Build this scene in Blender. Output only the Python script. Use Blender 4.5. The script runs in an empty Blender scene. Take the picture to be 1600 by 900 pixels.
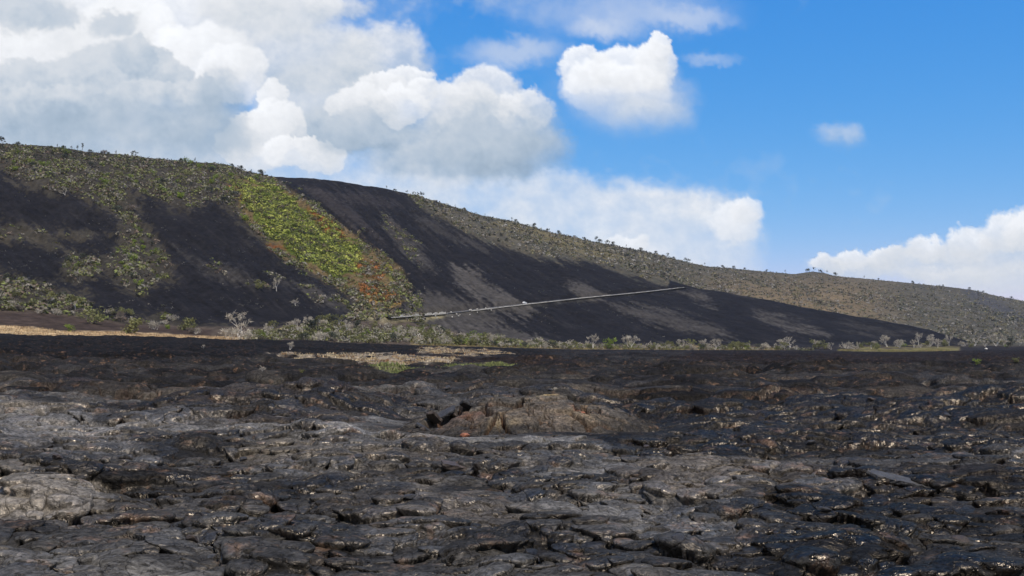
import bpy, math, random
import numpy as np
rad = math.radians
random.seed(7)
RNG = np.random.RandomState(11)
S = bpy.context.scene
COL = S.collection

# ------------------------------------------------------------------ camera
ZC = 4.0                       # eye above the lava plain, metres
FP = 1600.0                    # focal length in photo pixels
HOR = 540.0                    # horizon row
PITCH = math.atan((HOR - 450.0) / FP)
cam_d = bpy.data.cameras.new('camera'); cam_d.lens = 36.0; cam_d.sensor_width = 36.0
cam_d.clip_start = 0.2; cam_d.clip_end = 40000
cam = bpy.data.objects.new('camera', cam_d); COL.objects.link(cam)
cam.location = (0, 0, ZC); cam.rotation_euler = (math.pi / 2 + PITCH, 0, 0)
S.camera = cam
S.render.resolution_x = 1024; S.render.resolution_y = 576
S.view_settings.view_transform = 'Standard'; S.view_settings.look = 'None'
S.view_settings.gamma = 1.0; S.view_settings.exposure = 0.0
S.view_settings.use_curve_mapping = False

# ------------------------------------------------------------------ sky and sun
SUN_EL = 60.0
SUN_AZ = 150.0                # degrees clockwise from the view direction (+y)
w = bpy.data.worlds.new('World'); S.world = w; w.use_nodes = True
nt = w.node_tree
bg = nt.nodes['Background']; bg.inputs['Strength'].default_value = 0.15
sk = nt.nodes.new('ShaderNodeTexSky'); sk.sky_type = 'NISHITA'; sk.sun_disc = False
sk.sun_elevation = rad(SUN_EL); sk.sun_rotation = rad(SUN_AZ)
sk.altitude = 1500; sk.air_density = 1.0; sk.dust_density = 0.0; sk.ozone_density = 4.0
_sp = nt.nodes.new('ShaderNodeSeparateColor'); _cb = nt.nodes.new('ShaderNodeCombineColor')
nt.links.new(sk.outputs[0], _sp.inputs[0])
for _i, (_k, _p) in enumerate(((0.28, 1.69), (1.12, 0.72), (3.5, 0.27))):      # clear deep blue air
    _a = nt.nodes.new('ShaderNodeMath'); _a.operation = 'POWER'; _a.inputs[1].default_value = _p
    _b = nt.nodes.new('ShaderNodeMath'); _b.operation = 'MULTIPLY'; _b.inputs[1].default_value = _k
    nt.links.new(_sp.outputs[_i], _a.inputs[0]); nt.links.new(_a.outputs[0], _b.inputs[0]); nt.links.new(_b.outputs[0], _cb.inputs[_i])
nt.links.new(_cb.outputs[0], bg.inputs[0])
sd = bpy.data.lights.new('sun', 'SUN'); sd.energy = 4.4; sd.angle = rad(0.53); sd.color = (1.0, 0.91, 0.78)
so = bpy.data.objects.new('sun', sd); COL.objects.link(so)
so.rotation_euler = (rad(90 - SUN_EL), 0, rad(180 - SUN_AZ))
so.location = (0, 0, 300)

# ------------------------------------------------------------------ helpers
def tag(o, label=None, cat=None, group=None, kind=None):
    if label: o['label'] = label
    if cat: o['category'] = cat
    if group: o['group'] = group
    if kind: o['kind'] = kind
    return o

def mesh_arrays(name, V, F, mat=None, smooth=True, attrs=None, parent=None):
    V = np.asarray(V, np.float32); F = np.asarray(F, np.int32)
    me = bpy.data.meshes.new(name)
    me.vertices.add(len(V)); me.vertices.foreach_set('co', V.ravel())
    k = F.shape[1]
    me.loops.add(F.size); me.loops.foreach_set('vertex_index', F.ravel())
    me.polygons.add(len(F))
    me.polygons.foreach_set('loop_start', np.arange(0, F.size, k, dtype=np.int32))
    me.polygons.foreach_set('loop_total', np.full(len(F), k, np.int32))
    me.polygons.foreach_set('use_smooth', np.full(len(F), smooth, bool))
    for an, (typ, arr) in (attrs or {}).items():
        a = me.attributes.new(an, typ, 'POINT')
        if typ == 'FLOAT_COLOR':
            c = np.ones((len(V), 4), np.float32); c[:, :3] = arr
            a.data.foreach_set('color', c.ravel())
        elif typ == 'FLOAT_VECTOR':
            a.data.foreach_set('vector', np.asarray(arr, np.float32).ravel())
        else:
            a.data.foreach_set('value', np.asarray(arr, np.float32).ravel())
    me.update(calc_edges=True)
    if mat: me.materials.append(mat)
    o = bpy.data.objects.new(name, me); COL.objects.link(o)
    if parent is not None: o.parent = parent
    return o

def grid_faces(nr, nc):
    i = np.arange((nr - 1) * (nc - 1), dtype=np.int64)
    r = i // (nc - 1); c = i % (nc - 1)
    a = r * nc + c
    return np.stack([a, a + 1, a + nc + 1, a + nc], 1)

def hsh(ix, iy, seed):
    h = (ix.astype(np.int64) * 374761393 + iy.astype(np.int64) * 668265263 + seed * 1274126177) & 0xFFFFFFFF
    h = ((h ^ (h >> 13)) * 1103515245) & 0xFFFFFFFF
    h = ((h ^ (h >> 15)) * 747796405) & 0xFFFFFFFF
    return ((h ^ (h >> 16)) & 0xFFFFFF).astype(np.float32) / 16777216.0

def vnoise(x, y, seed=0):
    """gradient noise, about -1..1"""
    x = np.asarray(x, np.float64); y = np.asarray(y, np.float64)
    x0 = np.floor(x); y0 = np.floor(y); fx = (x - x0).astype(np.float32); fy = (y - y0).astype(np.float32)
    ix = x0.astype(np.int64); iy = y0.astype(np.int64)
    def g(dx, dy):
        a = hsh(ix + dx, iy + dy, seed) * (2 * math.pi)
        return np.cos(a) * (fx - dx) + np.sin(a) * (fy - dy)
    sx = fx * fx * fx * (fx * (fx * 6 - 15) + 10); sy = fy * fy * fy * (fy * (fy * 6 - 15) + 10)
    a = g(0, 0); b = g(1, 0); c = g(0, 1); d = g(1, 1)
    return ((a + (b - a) * sx) * (1 - sy) + (c + (d - c) * sx) * sy) * 1.5

def fbm(x, y, seed=0, octv=4, gain=0.5, lac=2.03):
    s = 0; a = 1.0; t = 0
    for i in range(octv):
        s = s + a * vnoise(x, y, seed + i * 17); t += a
        x = x * lac + 13.7; y = y * lac - 7.3; a *= gain
    return s / t

def billow(x, y, seed=0, octv=4, gain=0.5):
    s = 0; a = 1.0; t = 0
    for i in range(octv):
        s = s + a * (1 - np.abs(vnoise(x, y, seed + i * 31)) * 1.6); t += a
        x = x * 2.1 + 5.1; y = y * 2.1 + 9.2; a *= gain
    return s / t

def sstep(a, b, x):
    t = np.clip((x - a) / (b - a), 0, 1); return t * t * (3 - 2 * t)

def smooth1(a, n, axis=0):
    if n < 1: return a
    k = np.exp(-0.5 * (np.arange(-3 * n, 3 * n + 1) / n) ** 2); k /= k.sum()
    pad = [(0, 0)] * a.ndim; pad[axis] = (3 * n, 3 * n)
    p = np.pad(a, pad, mode='edge')
    if a.ndim == 1: return np.convolve(p, k, 'valid')
    out = np.zeros_like(a)
    L = a.shape[axis]
    for i, kv in enumerate(k):
        sl = [slice(None)] * a.ndim; sl[axis] = slice(i, i + L)
        out += (p[tuple(sl)] * kv).astype(a.dtype)
    return out

cp, sp_ = math.cos(PITCH), math.sin(PITCH)
def pix_dir(u, v):
    """photo pixel -> (azimuth, tan elevation)"""
    u = np.asarray(u, float); v = np.asarray(v, float)
    X = (u - 800) / FP; Y = (450 - v) / FP
    dy = cp - sp_ * Y; dz = sp_ + cp * Y
    return np.arctan2(X, dy), dz / np.hypot(X, dy)
def proj(x, y, z):
    z = z - ZC
    d = cp * y + sp_ * z; up = -sp_ * y + cp * z
    d = np.where(d < 0.1, 0.1, d)
    return 800 + FP * x / d, 450 - FP * up / d

# ------------------------------------------------------------------ materials
def newmat(name):
    m = bpy.data.materials.new(name); m.use_nodes = True
    return m, m.node_tree, m.node_tree.nodes['Principled BSDF']
def N(nt, typ, **kw):
    n = nt.nodes.new(typ)
    for k, v in kw.items():
        if k in n.inputs.keys() if hasattr(n, 'inputs') else False: n.inputs[k].default_value = v
        else: setattr(n, k, v)
    return n
def mathn(nt, op, a, b=None, c=None):
    n = nt.nodes.new('ShaderNodeMath'); n.operation = op
    for i, q in enumerate((a, b, c)):
        if q is None: continue
        if isinstance(q, (int, float)): n.inputs[i].default_value = q
        else: nt.links.new(q, n.inputs[i])
    return n.outputs[0]
def noise(nt, vec, scale, detail=4, rough=0.55, dist=0.0):
    n = nt.nodes.new('ShaderNodeTexNoise'); n.inputs['Scale'].default_value = scale
    n.inputs['Detail'].default_value = detail; n.inputs['Roughness'].default_value = rough
    n.inputs['Distortion'].default_value = dist
    nt.links.new(vec, n.inputs['Vector']); return n.outputs['Fac']
def mapr(nt, x, a, b, c, d):
    n = nt.nodes.new('ShaderNodeMapRange')
    nt.links.new(x, n.inputs[0])
    for i, q in enumerate((a, b, c, d)): n.inputs[i + 1].default_value = q
    return n.outputs[0]
def bump(nt, h, strength, dist, nrm=None):
    n = nt.nodes.new('ShaderNodeBump'); n.inputs['Strength'].default_value = strength
    n.inputs['Distance'].default_value = dist; nt.links.new(h, n.inputs['Height'])
    if nrm is not None: nt.links.new(nrm, n.inputs['Normal'])
    return n.outputs[0]
def mulcol(nt, col, fac):
    """colour * scalar"""
    n = nt.nodes.new('ShaderNodeVectorMath'); n.operation = 'SCALE'
    nt.links.new(col, n.inputs[0]); nt.links.new(fac, n.inputs['Scale']); return n.outputs[0]
def mixcol(nt, fac, a, b):
    n = nt.nodes.new('ShaderNodeMix'); n.data_type = 'RGBA'
    if isinstance(fac, (int, float)): n.inputs[0].default_value = fac
    else: nt.links.new(fac, n.inputs[0])
    for i, q in ((6, a), (7, b)):
        if isinstance(q, tuple): n.inputs[i].default_value = q + (1,) if len(q) == 3 else q
        else: nt.links.new(q, n.inputs[i])
    return n.outputs[2]

def lava_mat(name, fine=1.0):
    """crusted pahoehoe: colour and gloss carried by the mesh, skin, cracks and grain by nodes"""
    m, nt, b = newmat(name)
    at = nt.nodes.new('ShaderNodeAttribute'); at.attribute_name = 'Col'
    gl = nt.nodes.new('ShaderNodeAttribute'); gl.attribute_name = 'Gloss'
    lc = nt.nodes.new('ShaderNodeAttribute'); lc.attribute_name = 'Loc'
    tc = nt.nodes.new('ShaderNodeTexCoord'); P = tc.outputs['Object']; L = lc.outputs['Vector']
    # distortion of the local coordinates so ropes bend
    nd = nt.nodes.new('ShaderNodeTexNoise'); nd.inputs['Scale'].default_value = 0.9; nd.inputs['Detail'].default_value = 2
    nt.links.new(P, nd.inputs['Vector'])
    ad = nt.nodes.new('ShaderNodeVectorMath'); ad.operation = 'MULTIPLY_ADD'
    nt.links.new(nd.outputs['Color'], ad.inputs[0]); ad.inputs[1].default_value = (1.3, 1.3, 0); nt.links.new(L, ad.inputs[2])
    mp = nt.nodes.new('ShaderNodeMapping'); mp.inputs['Scale'].default_value = (1.3, 6.5, 1); nt.links.new(ad.outputs[0], mp.inputs[0])
    rope = noise(nt, mp.outputs[0], 1.6 * fine, 3, 0.6)
    grain = noise(nt, P, 9 * fine, 8, 0.72)
    mid = noise(nt, P, 2.2 * fine, 5, 0.6)
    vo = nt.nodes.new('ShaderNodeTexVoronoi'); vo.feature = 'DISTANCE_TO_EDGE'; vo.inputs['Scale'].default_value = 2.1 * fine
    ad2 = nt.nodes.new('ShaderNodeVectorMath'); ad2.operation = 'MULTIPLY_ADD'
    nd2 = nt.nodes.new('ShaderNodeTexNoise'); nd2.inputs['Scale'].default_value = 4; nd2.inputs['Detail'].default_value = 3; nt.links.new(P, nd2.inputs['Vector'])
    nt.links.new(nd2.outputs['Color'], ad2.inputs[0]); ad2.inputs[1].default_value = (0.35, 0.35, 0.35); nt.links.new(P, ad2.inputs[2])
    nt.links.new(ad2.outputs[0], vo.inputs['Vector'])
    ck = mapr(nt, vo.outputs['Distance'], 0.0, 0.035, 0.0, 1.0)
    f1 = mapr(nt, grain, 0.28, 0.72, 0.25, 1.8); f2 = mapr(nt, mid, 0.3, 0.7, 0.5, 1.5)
    f3 = mapr(nt, rope, 0.3, 0.7, 0.55, 1.45); f4 = mapr(nt, ck, 0, 1, 0.72, 1.0)  # last factor paints the cracks darker in the colour, imitating their shade
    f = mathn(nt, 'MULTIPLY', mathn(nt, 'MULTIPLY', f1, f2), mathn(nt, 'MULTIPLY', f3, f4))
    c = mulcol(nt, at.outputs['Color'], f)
    rust = noise(nt, P, 1.1 * fine, 6, 0.68)
    rf = mapr(nt, rust, 0.57, 0.68, 0.0, 0.55)
    c = mixcol(nt, rf, c, mulcol(nt, mixcol(nt, 1.0, (0, 0, 0), (0.13, 0.075, 0.045)), f))
    nt.links.new(c, b.inputs['Base Color'])
    rg = mathn(nt, 'SUBTRACT', 0.74, mathn(nt, 'MULTIPLY', gl.outputs['Fac'], 0.44))
    nt.links.new(mathn(nt, 'ADD', rg, mapr(nt, grain, 0.3, 0.7, -0.1, 0.1)), b.inputs['Roughness'])
    nt.links.new(mathn(nt, 'MULTIPLY_ADD', gl.outputs['Fac'], 0.75, 0.08), b.inputs['Specular IOR Level'])
    n1 = bump(nt, rope, 0.9, 0.07)
    n2 = bump(nt, mid, 0.6, 0.14, n1)
    n3 = bump(nt, ck, 0.7, 0.05, n2)
    n4 = bump(nt, grain, 0.8, 0.045, n3)
    nt.links.new(n4, b.inputs['Normal']); b.inputs['Roughness'].default_value = .95; b.inputs['Specular IOR Level'].default_value = .04
    for l_ in list(b.inputs['Roughness'].links) + list(b.inputs['Specular IOR Level'].links): nt.links.remove(l_)
    gs = nt.nodes.new('ShaderNodeBsdfGlossy'); gs.inputs['Color'].default_value = (1, .87, .72, 1)
    nt.links.new(mapr(nt, gl.outputs['Fac'], 0, 1, .52, .27), gs.inputs['Roughness']); nt.links.new(n3, gs.inputs['Normal'])
    mx = nt.nodes.new('ShaderNodeMixShader')
    nt.links.new(mathn(nt, 'MULTIPLY', mapr(nt, gl.outputs['Fac'], 0, 1, .005, .070), mapr(nt, grain, .35, .65, .3, 1.7)), mx.inputs[0])
    nt.links.new(b.outputs[0], mx.inputs[1]); nt.links.new(gs.outputs[0], mx.inputs[2]); nt.links.new(mx.outputs[0], nt.nodes['Material Output'].inputs[0])
    return m

def hill_mat():
    m, nt, b = newmat('hillside_ground')
    at = nt.nodes.new('ShaderNodeAttribute'); at.attribute_name = 'Col'
    tc = nt.nodes.new('ShaderNodeTexCoord'); P = tc.outputs['Object']
    a = noise(nt, P, 0.05, 8, 0.7); c_ = noise(nt, P, 0.32, 6, 0.7)
    f = mathn(nt, 'MULTIPLY', mapr(nt, a, 0.3, 0.7, 0.7, 1.3), mapr(nt, c_, 0.3, 0.7, 0.65, 1.4))
    nt.links.new(mulcol(nt, at.outputs['Color'], f), b.inputs['Base Color'])
    b.inputs['Roughness'].default_value = 0.95; b.inputs['Specular IOR Level'].default_value = 0.03
    nt.links.new(bump(nt, c_, 0.6, 1.5, bump(nt, a, 0.5, 5.0)), b.inputs['Normal'])
    return m

def leaf_mat(name, col, var=0.35, trans=0.25, rough=0.7):
    m, nt, b = newmat(name)
    oi = nt.nodes.new('ShaderNodeObjectInfo'); g = nt.nodes.new('ShaderNodeNewGeometry')
    r = mathn(nt, 'ADD', mathn(nt, 'MULTIPLY', oi.outputs['Random'], var), 1 - var / 2)
    tc = nt.nodes.new('ShaderNodeTexCoord'); nz = noise(nt, tc.outputs['Object'], 0.9, 3)
    r2 = mathn(nt, 'MULTIPLY', r, mapr(nt, nz, 0.3, 0.7, 0.6, 1.4))
    rgb = nt.nodes.new('ShaderNodeRGB'); rgb.outputs[0].default_value = col + (1,)
    c = mulcol(nt, rgb.outputs[0], r2)
    nt.links.new(c, b.inputs['Base Color']); b.inputs['Roughness'].default_value = rough
    b.inputs['Specular IOR Level'].default_value = 0.2
    if trans > 0:
        t = nt.nodes.new('ShaderNodeBsdfTranslucent'); nt.links.new(c, t.inputs[0])
        mx = nt.nodes.new('ShaderNodeMixShader'); mx.inputs[0].default_value = trans
        out = nt.nodes['Material Output']
        nt.links.new(b.outputs[0], mx.inputs[1]); nt.links.new(t.outputs[0], mx.inputs[2]); nt.links.new(mx.outputs[0], out.inputs[0])
    return m

def attr_leaf_mat(name, rough=0.8, trans=0.2, tint=(1, 1, 1)):
    m, nt, b = newmat(name)
    at = nt.nodes.new('ShaderNodeAttribute'); at.attribute_name = 'Col'
    tc = nt.nodes.new('ShaderNodeTexCoord'); nz = noise(nt, tc.outputs['Object'], 0.6, 3)
    c = mulcol(nt, at.outputs['Color'], mapr(nt, nz, 0.3, 0.7, 0.75, 1.25))
    nt.links.new(c, b.inputs['Base Color']); b.inputs['Roughness'].default_value = rough
    b.inputs['Specular IOR Level'].default_value = 0.15
    t = nt.nodes.new('ShaderNodeBsdfTranslucent'); nt.links.new(c, t.inputs[0])
    mx = nt.nodes.new('ShaderNodeMixShader'); mx.inputs[0].default_value = trans
    nt.links.new(b.outputs[0], mx.inputs[1]); nt.links.new(t.outputs[0], mx.inputs[2])
    nt.links.new(mx.outputs[0], nt.nodes['Material Output'].inputs[0])
    return m

def plain_mat(name, col, rough=0.6, metal=0.0, nscale=8.0, amt=0.15):
    m, nt, b = newmat(name)
    tc = nt.nodes.new('ShaderNodeTexCoord'); nz = noise(nt, tc.outputs['Object'], nscale, 4)
    rgb = nt.nodes.new('ShaderNodeRGB'); rgb.outputs[0].default_value = col + (1,)
    nt.links.new(mulcol(nt, rgb.outputs[0], mapr(nt, nz, 0.3, 0.7, 1 - amt, 1 + amt)), b.inputs['Base Color'])
    b.inputs['Roughness'].default_value = rough; b.inputs['Metallic'].default_value = metal
    return m

# ================================================================== HILLSIDE
def curve(pts, az):
    """pts: (u, v, r) -> r(az), z(az)"""
    p = np.array(pts, float); a, te = pix_dir(p[:, 0], p[:, 1])
    r = np.interp(az, a, p[:, 2]); t = np.interp(az, a, te)
    return r, t
EDGE = [(-700, 520, 420), (0, 525, 430), (200, 528, 450), (400, 533, 480), (560, 537, 540), (700, 541, 600), (900, 546, 680),
        (1100, 547, 740), (1200, 547, 780), (1400, 550, 840), (1600, 546, 900), (2300, 545, 1000)]
FOOT = [(-700, 470, 540), (0, 486, 530), (120, 497, 535), (220, 508, 545), (400, 512, 570), (560, 503, 650), (640, 503, 690), (760, 520, 730),
        (900, 532, 770), (1100, 536, 850), (1300, 538, 960), (1500, 539, 1070), (1600, 534, 1120), (2300, 534, 1250)]
MID = [(-700, 380, 780), (0, 385, 760), (200, 385, 780), (400, 395, 810), (560, 400, 900), (650, 402, 970), (760, 410, 1050), (900, 416, 1150),
       (1000, 433, 1220), (1050, 446, 1255), (1075, 449, 1265), (1200, 467, 1260), (1350, 496, 1230), (1450, 515, 1200), (1510, 531, 1180),
       (1600, 536, 1200), (2300, 536, 1300)]
SKY = [(-700, 165, 900), (-300, 196, 950), (0, 224, 1000), (60, 226, 1010), (130, 236, 1040), (200, 243, 1060), (290, 252, 1110), (345, 256, 1130), (362, 259, 1135), (380, 266, 1140), (400, 271, 1150),
       (430, 276, 1165), (520, 281, 1200), (545, 286, 1215), (600, 294, 1250), (640, 303, 1290), (665, 310, 1320), (700, 321, 1370), (760, 338, 1470), (800, 345, 1560),
       (870, 366, 1720), (930, 379, 1830), (1000, 391, 1940), (1070, 409, 2050), (1110, 417, 2110), (1150, 420, 2200), (1240, 428, 2380),
       (1268, 424, 2400), (1285, 426, 2430), (1305, 431, 2450), (1400, 440, 2620), (1480, 448, 2760), (1520, 453, 2830), (1560, 463, 2900), (1600, 470, 2950), (1800, 500, 3000), (2300, 520, 3000)]
azf = np.linspace(rad(-29.5), rad(29.5), 1080)
az_h = np.concatenate([np.linspace(rad(-50), rad(-29.6), 60)[:-1], azf, np.linspace(rad(29.6), rad(50), 60)[1:]])
rows = [405.0]
while rows[-1] < 3350: rows.append(rows[-1] * (1.0023 if rows[-1] < 2200 else 1.004))
r_h = np.array(rows); NRh, NAh = len(r_h), len(az_h)
def sm(a, n=5): return smooth1(a, n)
re_, te_ = curve(EDGE, az_h); re_ = sm(re_); ze = ZC + sm(te_) * re_
r1, t1 = curve(FOOT, az_h); r1 = sm(r1, 9); z1 = ZC + sm(t1, 9) * r1
r2, t2 = curve(MID, az_h); r2 = sm(r2, 5); z2 = ZC + sm(t2, 5) * r2
r4, t4 = curve(SKY, az_h); r4 = sm(r4, 9); z4 = ZC + sm(t4, 2) * r4
U_h = 800 + FP * np.tan(az_h) / cp
wsp = sstep(1030, 1110, U_h) * (1 - sstep(1480, 1560, U_h))
r3a = r2 + 0.45 * (r4 - r2); z3a = z2 + 0.5 * (z4 - z2)
r3b = r2 + 260; z3b = ZC + ((z2 - ZC) / r2 - 9 / 1600.) * r3b
wsp2 = sstep(1030, 1110, U_h)
r3 = r3a + (r3b - r3a) * wsp2; z3 = z3a + (z3b - z3a) * wsp
z3c = z2 + 0.28 * (z4 - z2)      # right of the spur: gentle rise
z3 = np.where(U_h > 1480, z3b + (np.interp(r3, [0, 1], [0, 1]) * 0 + (z2 + 6) - z3b) * sstep(1480, 1560, U_h), z3)
Zh = np.empty((NRh, NAh), np.float64)
for j in range(NAh):
    rr = [380, re_[j], r1[j], r2[j], r3[j], r4[j], r4[j] + 90, r4[j] + 700]
    tk = (z4[j] - ZC) / r4[j]
    zz = [ze[j] - 1.5, ze[j] - 0.3, z1[j], z2[j], z3[j], z4[j], ZC + tk * (r4[j] + 90) - 4, ZC + tk * (r4[j] + 700) - 90]
    Zh[:, j] = np.interp(r_h, rr, zz)
Zs = smooth1(Zh, 7, 0)
RR, AA = np.meshgrid(r_h, az_h, indexing='ij')
nsk = np.exp(-((RR - r4[None]) / 60.) ** 2)
Zh = Zh * nsk + Zs * (1 - nsk)
Xh = RR * np.sin(AA); Yh = RR * np.cos(AA)
Uh0, Vh0 = proj(Xh, Yh, Zh)
# fall lines run down to the right
_us = np.arange(-800, 2400, 5.0)
_th = np.interp(_us, [-800, 300, 650, 800, 1000, 1300, 1600], [0.75, 0.8, 0.95, 0.62, 0.38, 0.22, 0.25])
_F = np.cumsum(_th) * 5
def streak(U, V): return V - np.interp(U, _us, _F)
Wst = streak(Uh0, Vh0)
face = sstep(0, 80, RR - r1[None]) * (1 - sstep(-140, 0, RR - r4[None]) * 0.85)
g = fbm(Wst / 34., Uh0 / 300. + Vh0 / 300., 3, 4, 0.55)
relief = (9.0 * g + 3.5 * fbm(Xh / 60., Yh / 60., 9, 5, 0.55) + 1.3 * fbm(Xh / 12., Yh / 12., 21, 3)) * face
relief *= np.where(Vh0 > 440, 0.6, 1.0)
relief += 0.5 * fbm(Xh / 25., Yh / 25., 5, 4) * (1 - face) * sstep(0, 30, RR - re_[None])
relief += 0.9 * fbm(Xh / 22., Yh / 22., 77, 4) * np.exp(-((RR - r4[None]) / 90.) ** 2)
Zh = Zh + relief
# ---- the road bench cut across the face
ROADP = np.array([(598, 496.5), (640, 493.5), (700, 489.5), (760, 482), (817, 475.3), (900, 466), (1000, 456.3), (1050, 450.6), (1070, 447.5)])
def hill_hit(u, v, Z=None, rmin=410.0):
    """first point of the hillside along the sight line through a photo pixel"""
    Z = Zh if Z is None else Z
    a, te = pix_dir(u, v); a = float(a); te = float(te)
    j = np.searchsorted(az_h, a) - 1; j = max(0, min(NAh - 2, j)); f = (a - az_h[j]) / (az_h[j + 1] - az_h[j])
    zc = Z[:, j] * (1 - f) + Z[:, j + 1] * f
    d = (zc - ZC) / r_h - te
    i0 = np.searchsorted(r_h, rmin)
    k = np.nonzero(d[i0:] >= 0)[0]
    if len(k) == 0: return None
    k = max(1, k[0] + i0)
    t = 0.0 if d[k] == d[k - 1] else np.clip(-d[k - 1] / (d[k] - d[k - 1]), 0, 1)
    r = r_h[k - 1] + t * (r_h[k] - r_h[k - 1])
    return r * math.sin(a), r * math.cos(a), zc[k - 1] + t * (zc[k] - zc[k - 1])
def hill_z(x, y):
    a = math.atan2(x, y); r = math.hypot(x, y)
    j = int(np.clip(np.searchsorted(az_h, a) - 1, 0, NAh - 2)); i = int(np.clip(np.searchsorted(r_h, r) - 1, 0, NRh - 2))
    f = (a - az_h[j]) / (az_h[j + 1] - az_h[j]); t = (r - r_h[i]) / (r_h[i + 1] - r_h[i])
    return (Zh[i, j] * (1 - f) + Zh[i, j + 1] * f) * (1 - t) + (Zh[i + 1, j] * (1 - f) + Zh[i + 1, j + 1] * f) * t
uu = np.linspace(598, 1072, 60); vv = np.interp(uu, ROADP[:, 0], ROADP[:, 1])
vv = smooth1(vv, 2)
hr = []
for u_, v_ in zip(uu, vv):
    h = hill_hit(u_, v_, Zs if False else None); hr.append(math.hypot(h[0], h[1]) if h else 1260)
pf = np.polyfit(uu - 830, np.array(hr), 3); rr_ = np.polyval(pf, uu - 830)
ra_, rt_ = pix_dir(uu, vv); rz_ = ZC + rt_ * rr_
rc = np.interp(az_h, ra_, rr_); zc_ = np.interp(az_h, ra_, rz_)
rw = (sstep(ra_[0] - 0.006, ra_[0] + 0.002, az_h) * (1 - sstep(ra_[-1] - 0.012, ra_[-1] + 0.010, az_h)))[None]
dr = RR - rc[None]
tgt = zc_[None] + np.where(dr < 0, dr * 0.55, 0)
wr = rw * np.where(dr < 0, 1 - sstep(-26, -7, -(-dr)) * 0 - sstep(7, 26, -dr), 1 - sstep(7, 24, dr))
tgt = zc_[None] + np.where(dr < -5, (dr + 5) * 0.5, 0) + np.where(dr > 6, (dr - 6) * 0.8, 0)
Zh = Zh * (1 - wr) + tgt * wr
Uh, Vh = proj(Xh, Yh, Zh)

# ---- colours of the hillside
def pdist(poly, U, V):
    """signed distance in pixels, positive inside"""
    p = np.array(poly, float); n = len(p)
    d = np.full(U.shape, 1e9); ins = np.zeros(U.shape, bool)
    for i in range(n):
        x0, y0 = p[i]; x1, y1 = p[(i + 1) % n]
        ex, ey = x1 - x0, y1 - y0; L = ex * ex + ey * ey + 1e-9
        t = np.clip(((U - x0) * ex + (V - y0) * ey) / L, 0, 1)
        d = np.minimum(d, (U - x0 - t * ex) ** 2 + (V - y0 - t * ey) ** 2)
        c = ((y0 > V) != (y1 > V)) & (U < (x1 - x0) * (V - y0) / (y1 - y0 + 1e-12) + x0)
        ins ^= c
    d = np.sqrt(d); return np.where(ins, d, -d)
Wn = streak(Uh, Vh)
n_st = fbm(Wn / 7., Uh / 60., 41, 4, 0.6)            # streaky
n_st2 = fbm(Wn / 18., Uh / 120., 43, 4, 0.6)
n_bl = fbm(Xh / 18., Yh / 30., 44, 5, 0.6)            # blotchy
n_fi = fbm(Xh / 4., Yh / 9., 45, 3, 0.6)
COLh = np.empty(Uh.shape + (3,), np.float32)
def C(*c): return np.array(c, np.float32)
def lay(col, poly, c, soft=4, wob=6, amt=1.0, nz=None, clip=None):
    xs = [p[0] for p in poly]; ys = [p[1] for p in poly]; m = 40
    sel = (Uh > min(xs) - m) & (Uh < max(xs) + m) & (Vh > min(ys) - m) & (Vh < max(ys) + m)
    if clip is not None: sel &= clip
    if not sel.any(): return
    nn = (n_st if nz is None else nz)[sel]
    d = pdist(poly, Uh[sel], Vh[sel]) + wob * (nn * 1.6 + 1.0 * n_fi[sel])
    a = (sstep(-soft, soft, d) * amt)[:, None]
    col[sel] = col[sel] * (1 - a) + c * a
BLACK = C(.0125, .012, .0135); GREY = C(.062, .056, .050); BROWN = C(.10, .085, .060); OLIVE = C(.075, .072, .036)
TAN = C(.46, .34, .19); RED = C(.046, .033, .027); ORANGE = C(.25, .095, .03); GREEN = C(.13, .17, .03); PURP = C(.06, .052, .05)
COLh[:] = BROWN
# far brown slope: grey green with tan stretches
t = np.clip(0.5 + n_bl * 1.1, 0, 1)[..., None]
COLh[:] = C(.056, .056, .046) * (1 - t) + C(.092, .078, .054) * t
t = (sstep(1050, 1150, Uh) * (1 - sstep(1300, 1450, Uh)) * sstep(-30, 20, Vh - 445) * 0.6)[..., None]
COLh[:] = COLh * (1 - t) + C(.19, .135, .075) * t
t = np.clip(n_st2 * 1.2 - 0.15, 0, 0.6)[..., None]
COLh[:] = COLh * (1 - t) + C(.05, .052, .045) * t
sel_l = Uh < 660
t = (1 - sstep(600, 700, Uh))[..., None] * 0.85
COLh[:] = COLh * (1 - t) + (C(.043, .037, .029) * (1 + 0.45 * n_bl[..., None] + 0.3 * n_fi[..., None])) * t
lay(COLh, [(1480, 440), (1520, 470), (1600, 510), (1680, 540), (1690, 520), (1600, 490), (1530, 455), (1490, 438)], C(.05, .05, .055), 5, 5, 0.75)
lay(COLh, [(780, 335), (830, 340), (900, 365), (960, 385), (980, 410), (900, 395), (820, 370), (770, 350)], C(.16, .13, .055), 8, 10, 0.5, n_bl)
MAINF = [(418, 270), (520, 278), (600, 290), (635, 298), (655, 325), (700, 345), (760, 378), (850, 404), (930, 411), (1010, 438), (1058, 447),
         (1100, 450), (1200, 464), (1350, 492), (1450, 512), (1512, 530), (1500, 541), (1200, 542), (1000, 541), (760, 541), (690, 528), (600, 505), (612, 478),
         (634, 460), (622, 430), (590, 412), (556, 380), (520, 350), (490, 330), (455, 300)]
nearface = RR < (r2[None] + 60)
lay(COLh, MAINF, BLACK, 4, 12, 1.0, clip=(nearface | (Uh < 1040)))
spur = [(1040, 440), (1100, 452), (1200, 467), (1350, 496), (1450, 515), (1512, 531), (1512, 560), (1040, 560)]
lay(COLh, [(p[0], p[1] - 30) for p in spur[:6]] + spur[6:], BLACK, 3, 2, 1.0, clip=nearface & (Uh > 1045) & (RR > r1[None] - 60))
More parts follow.
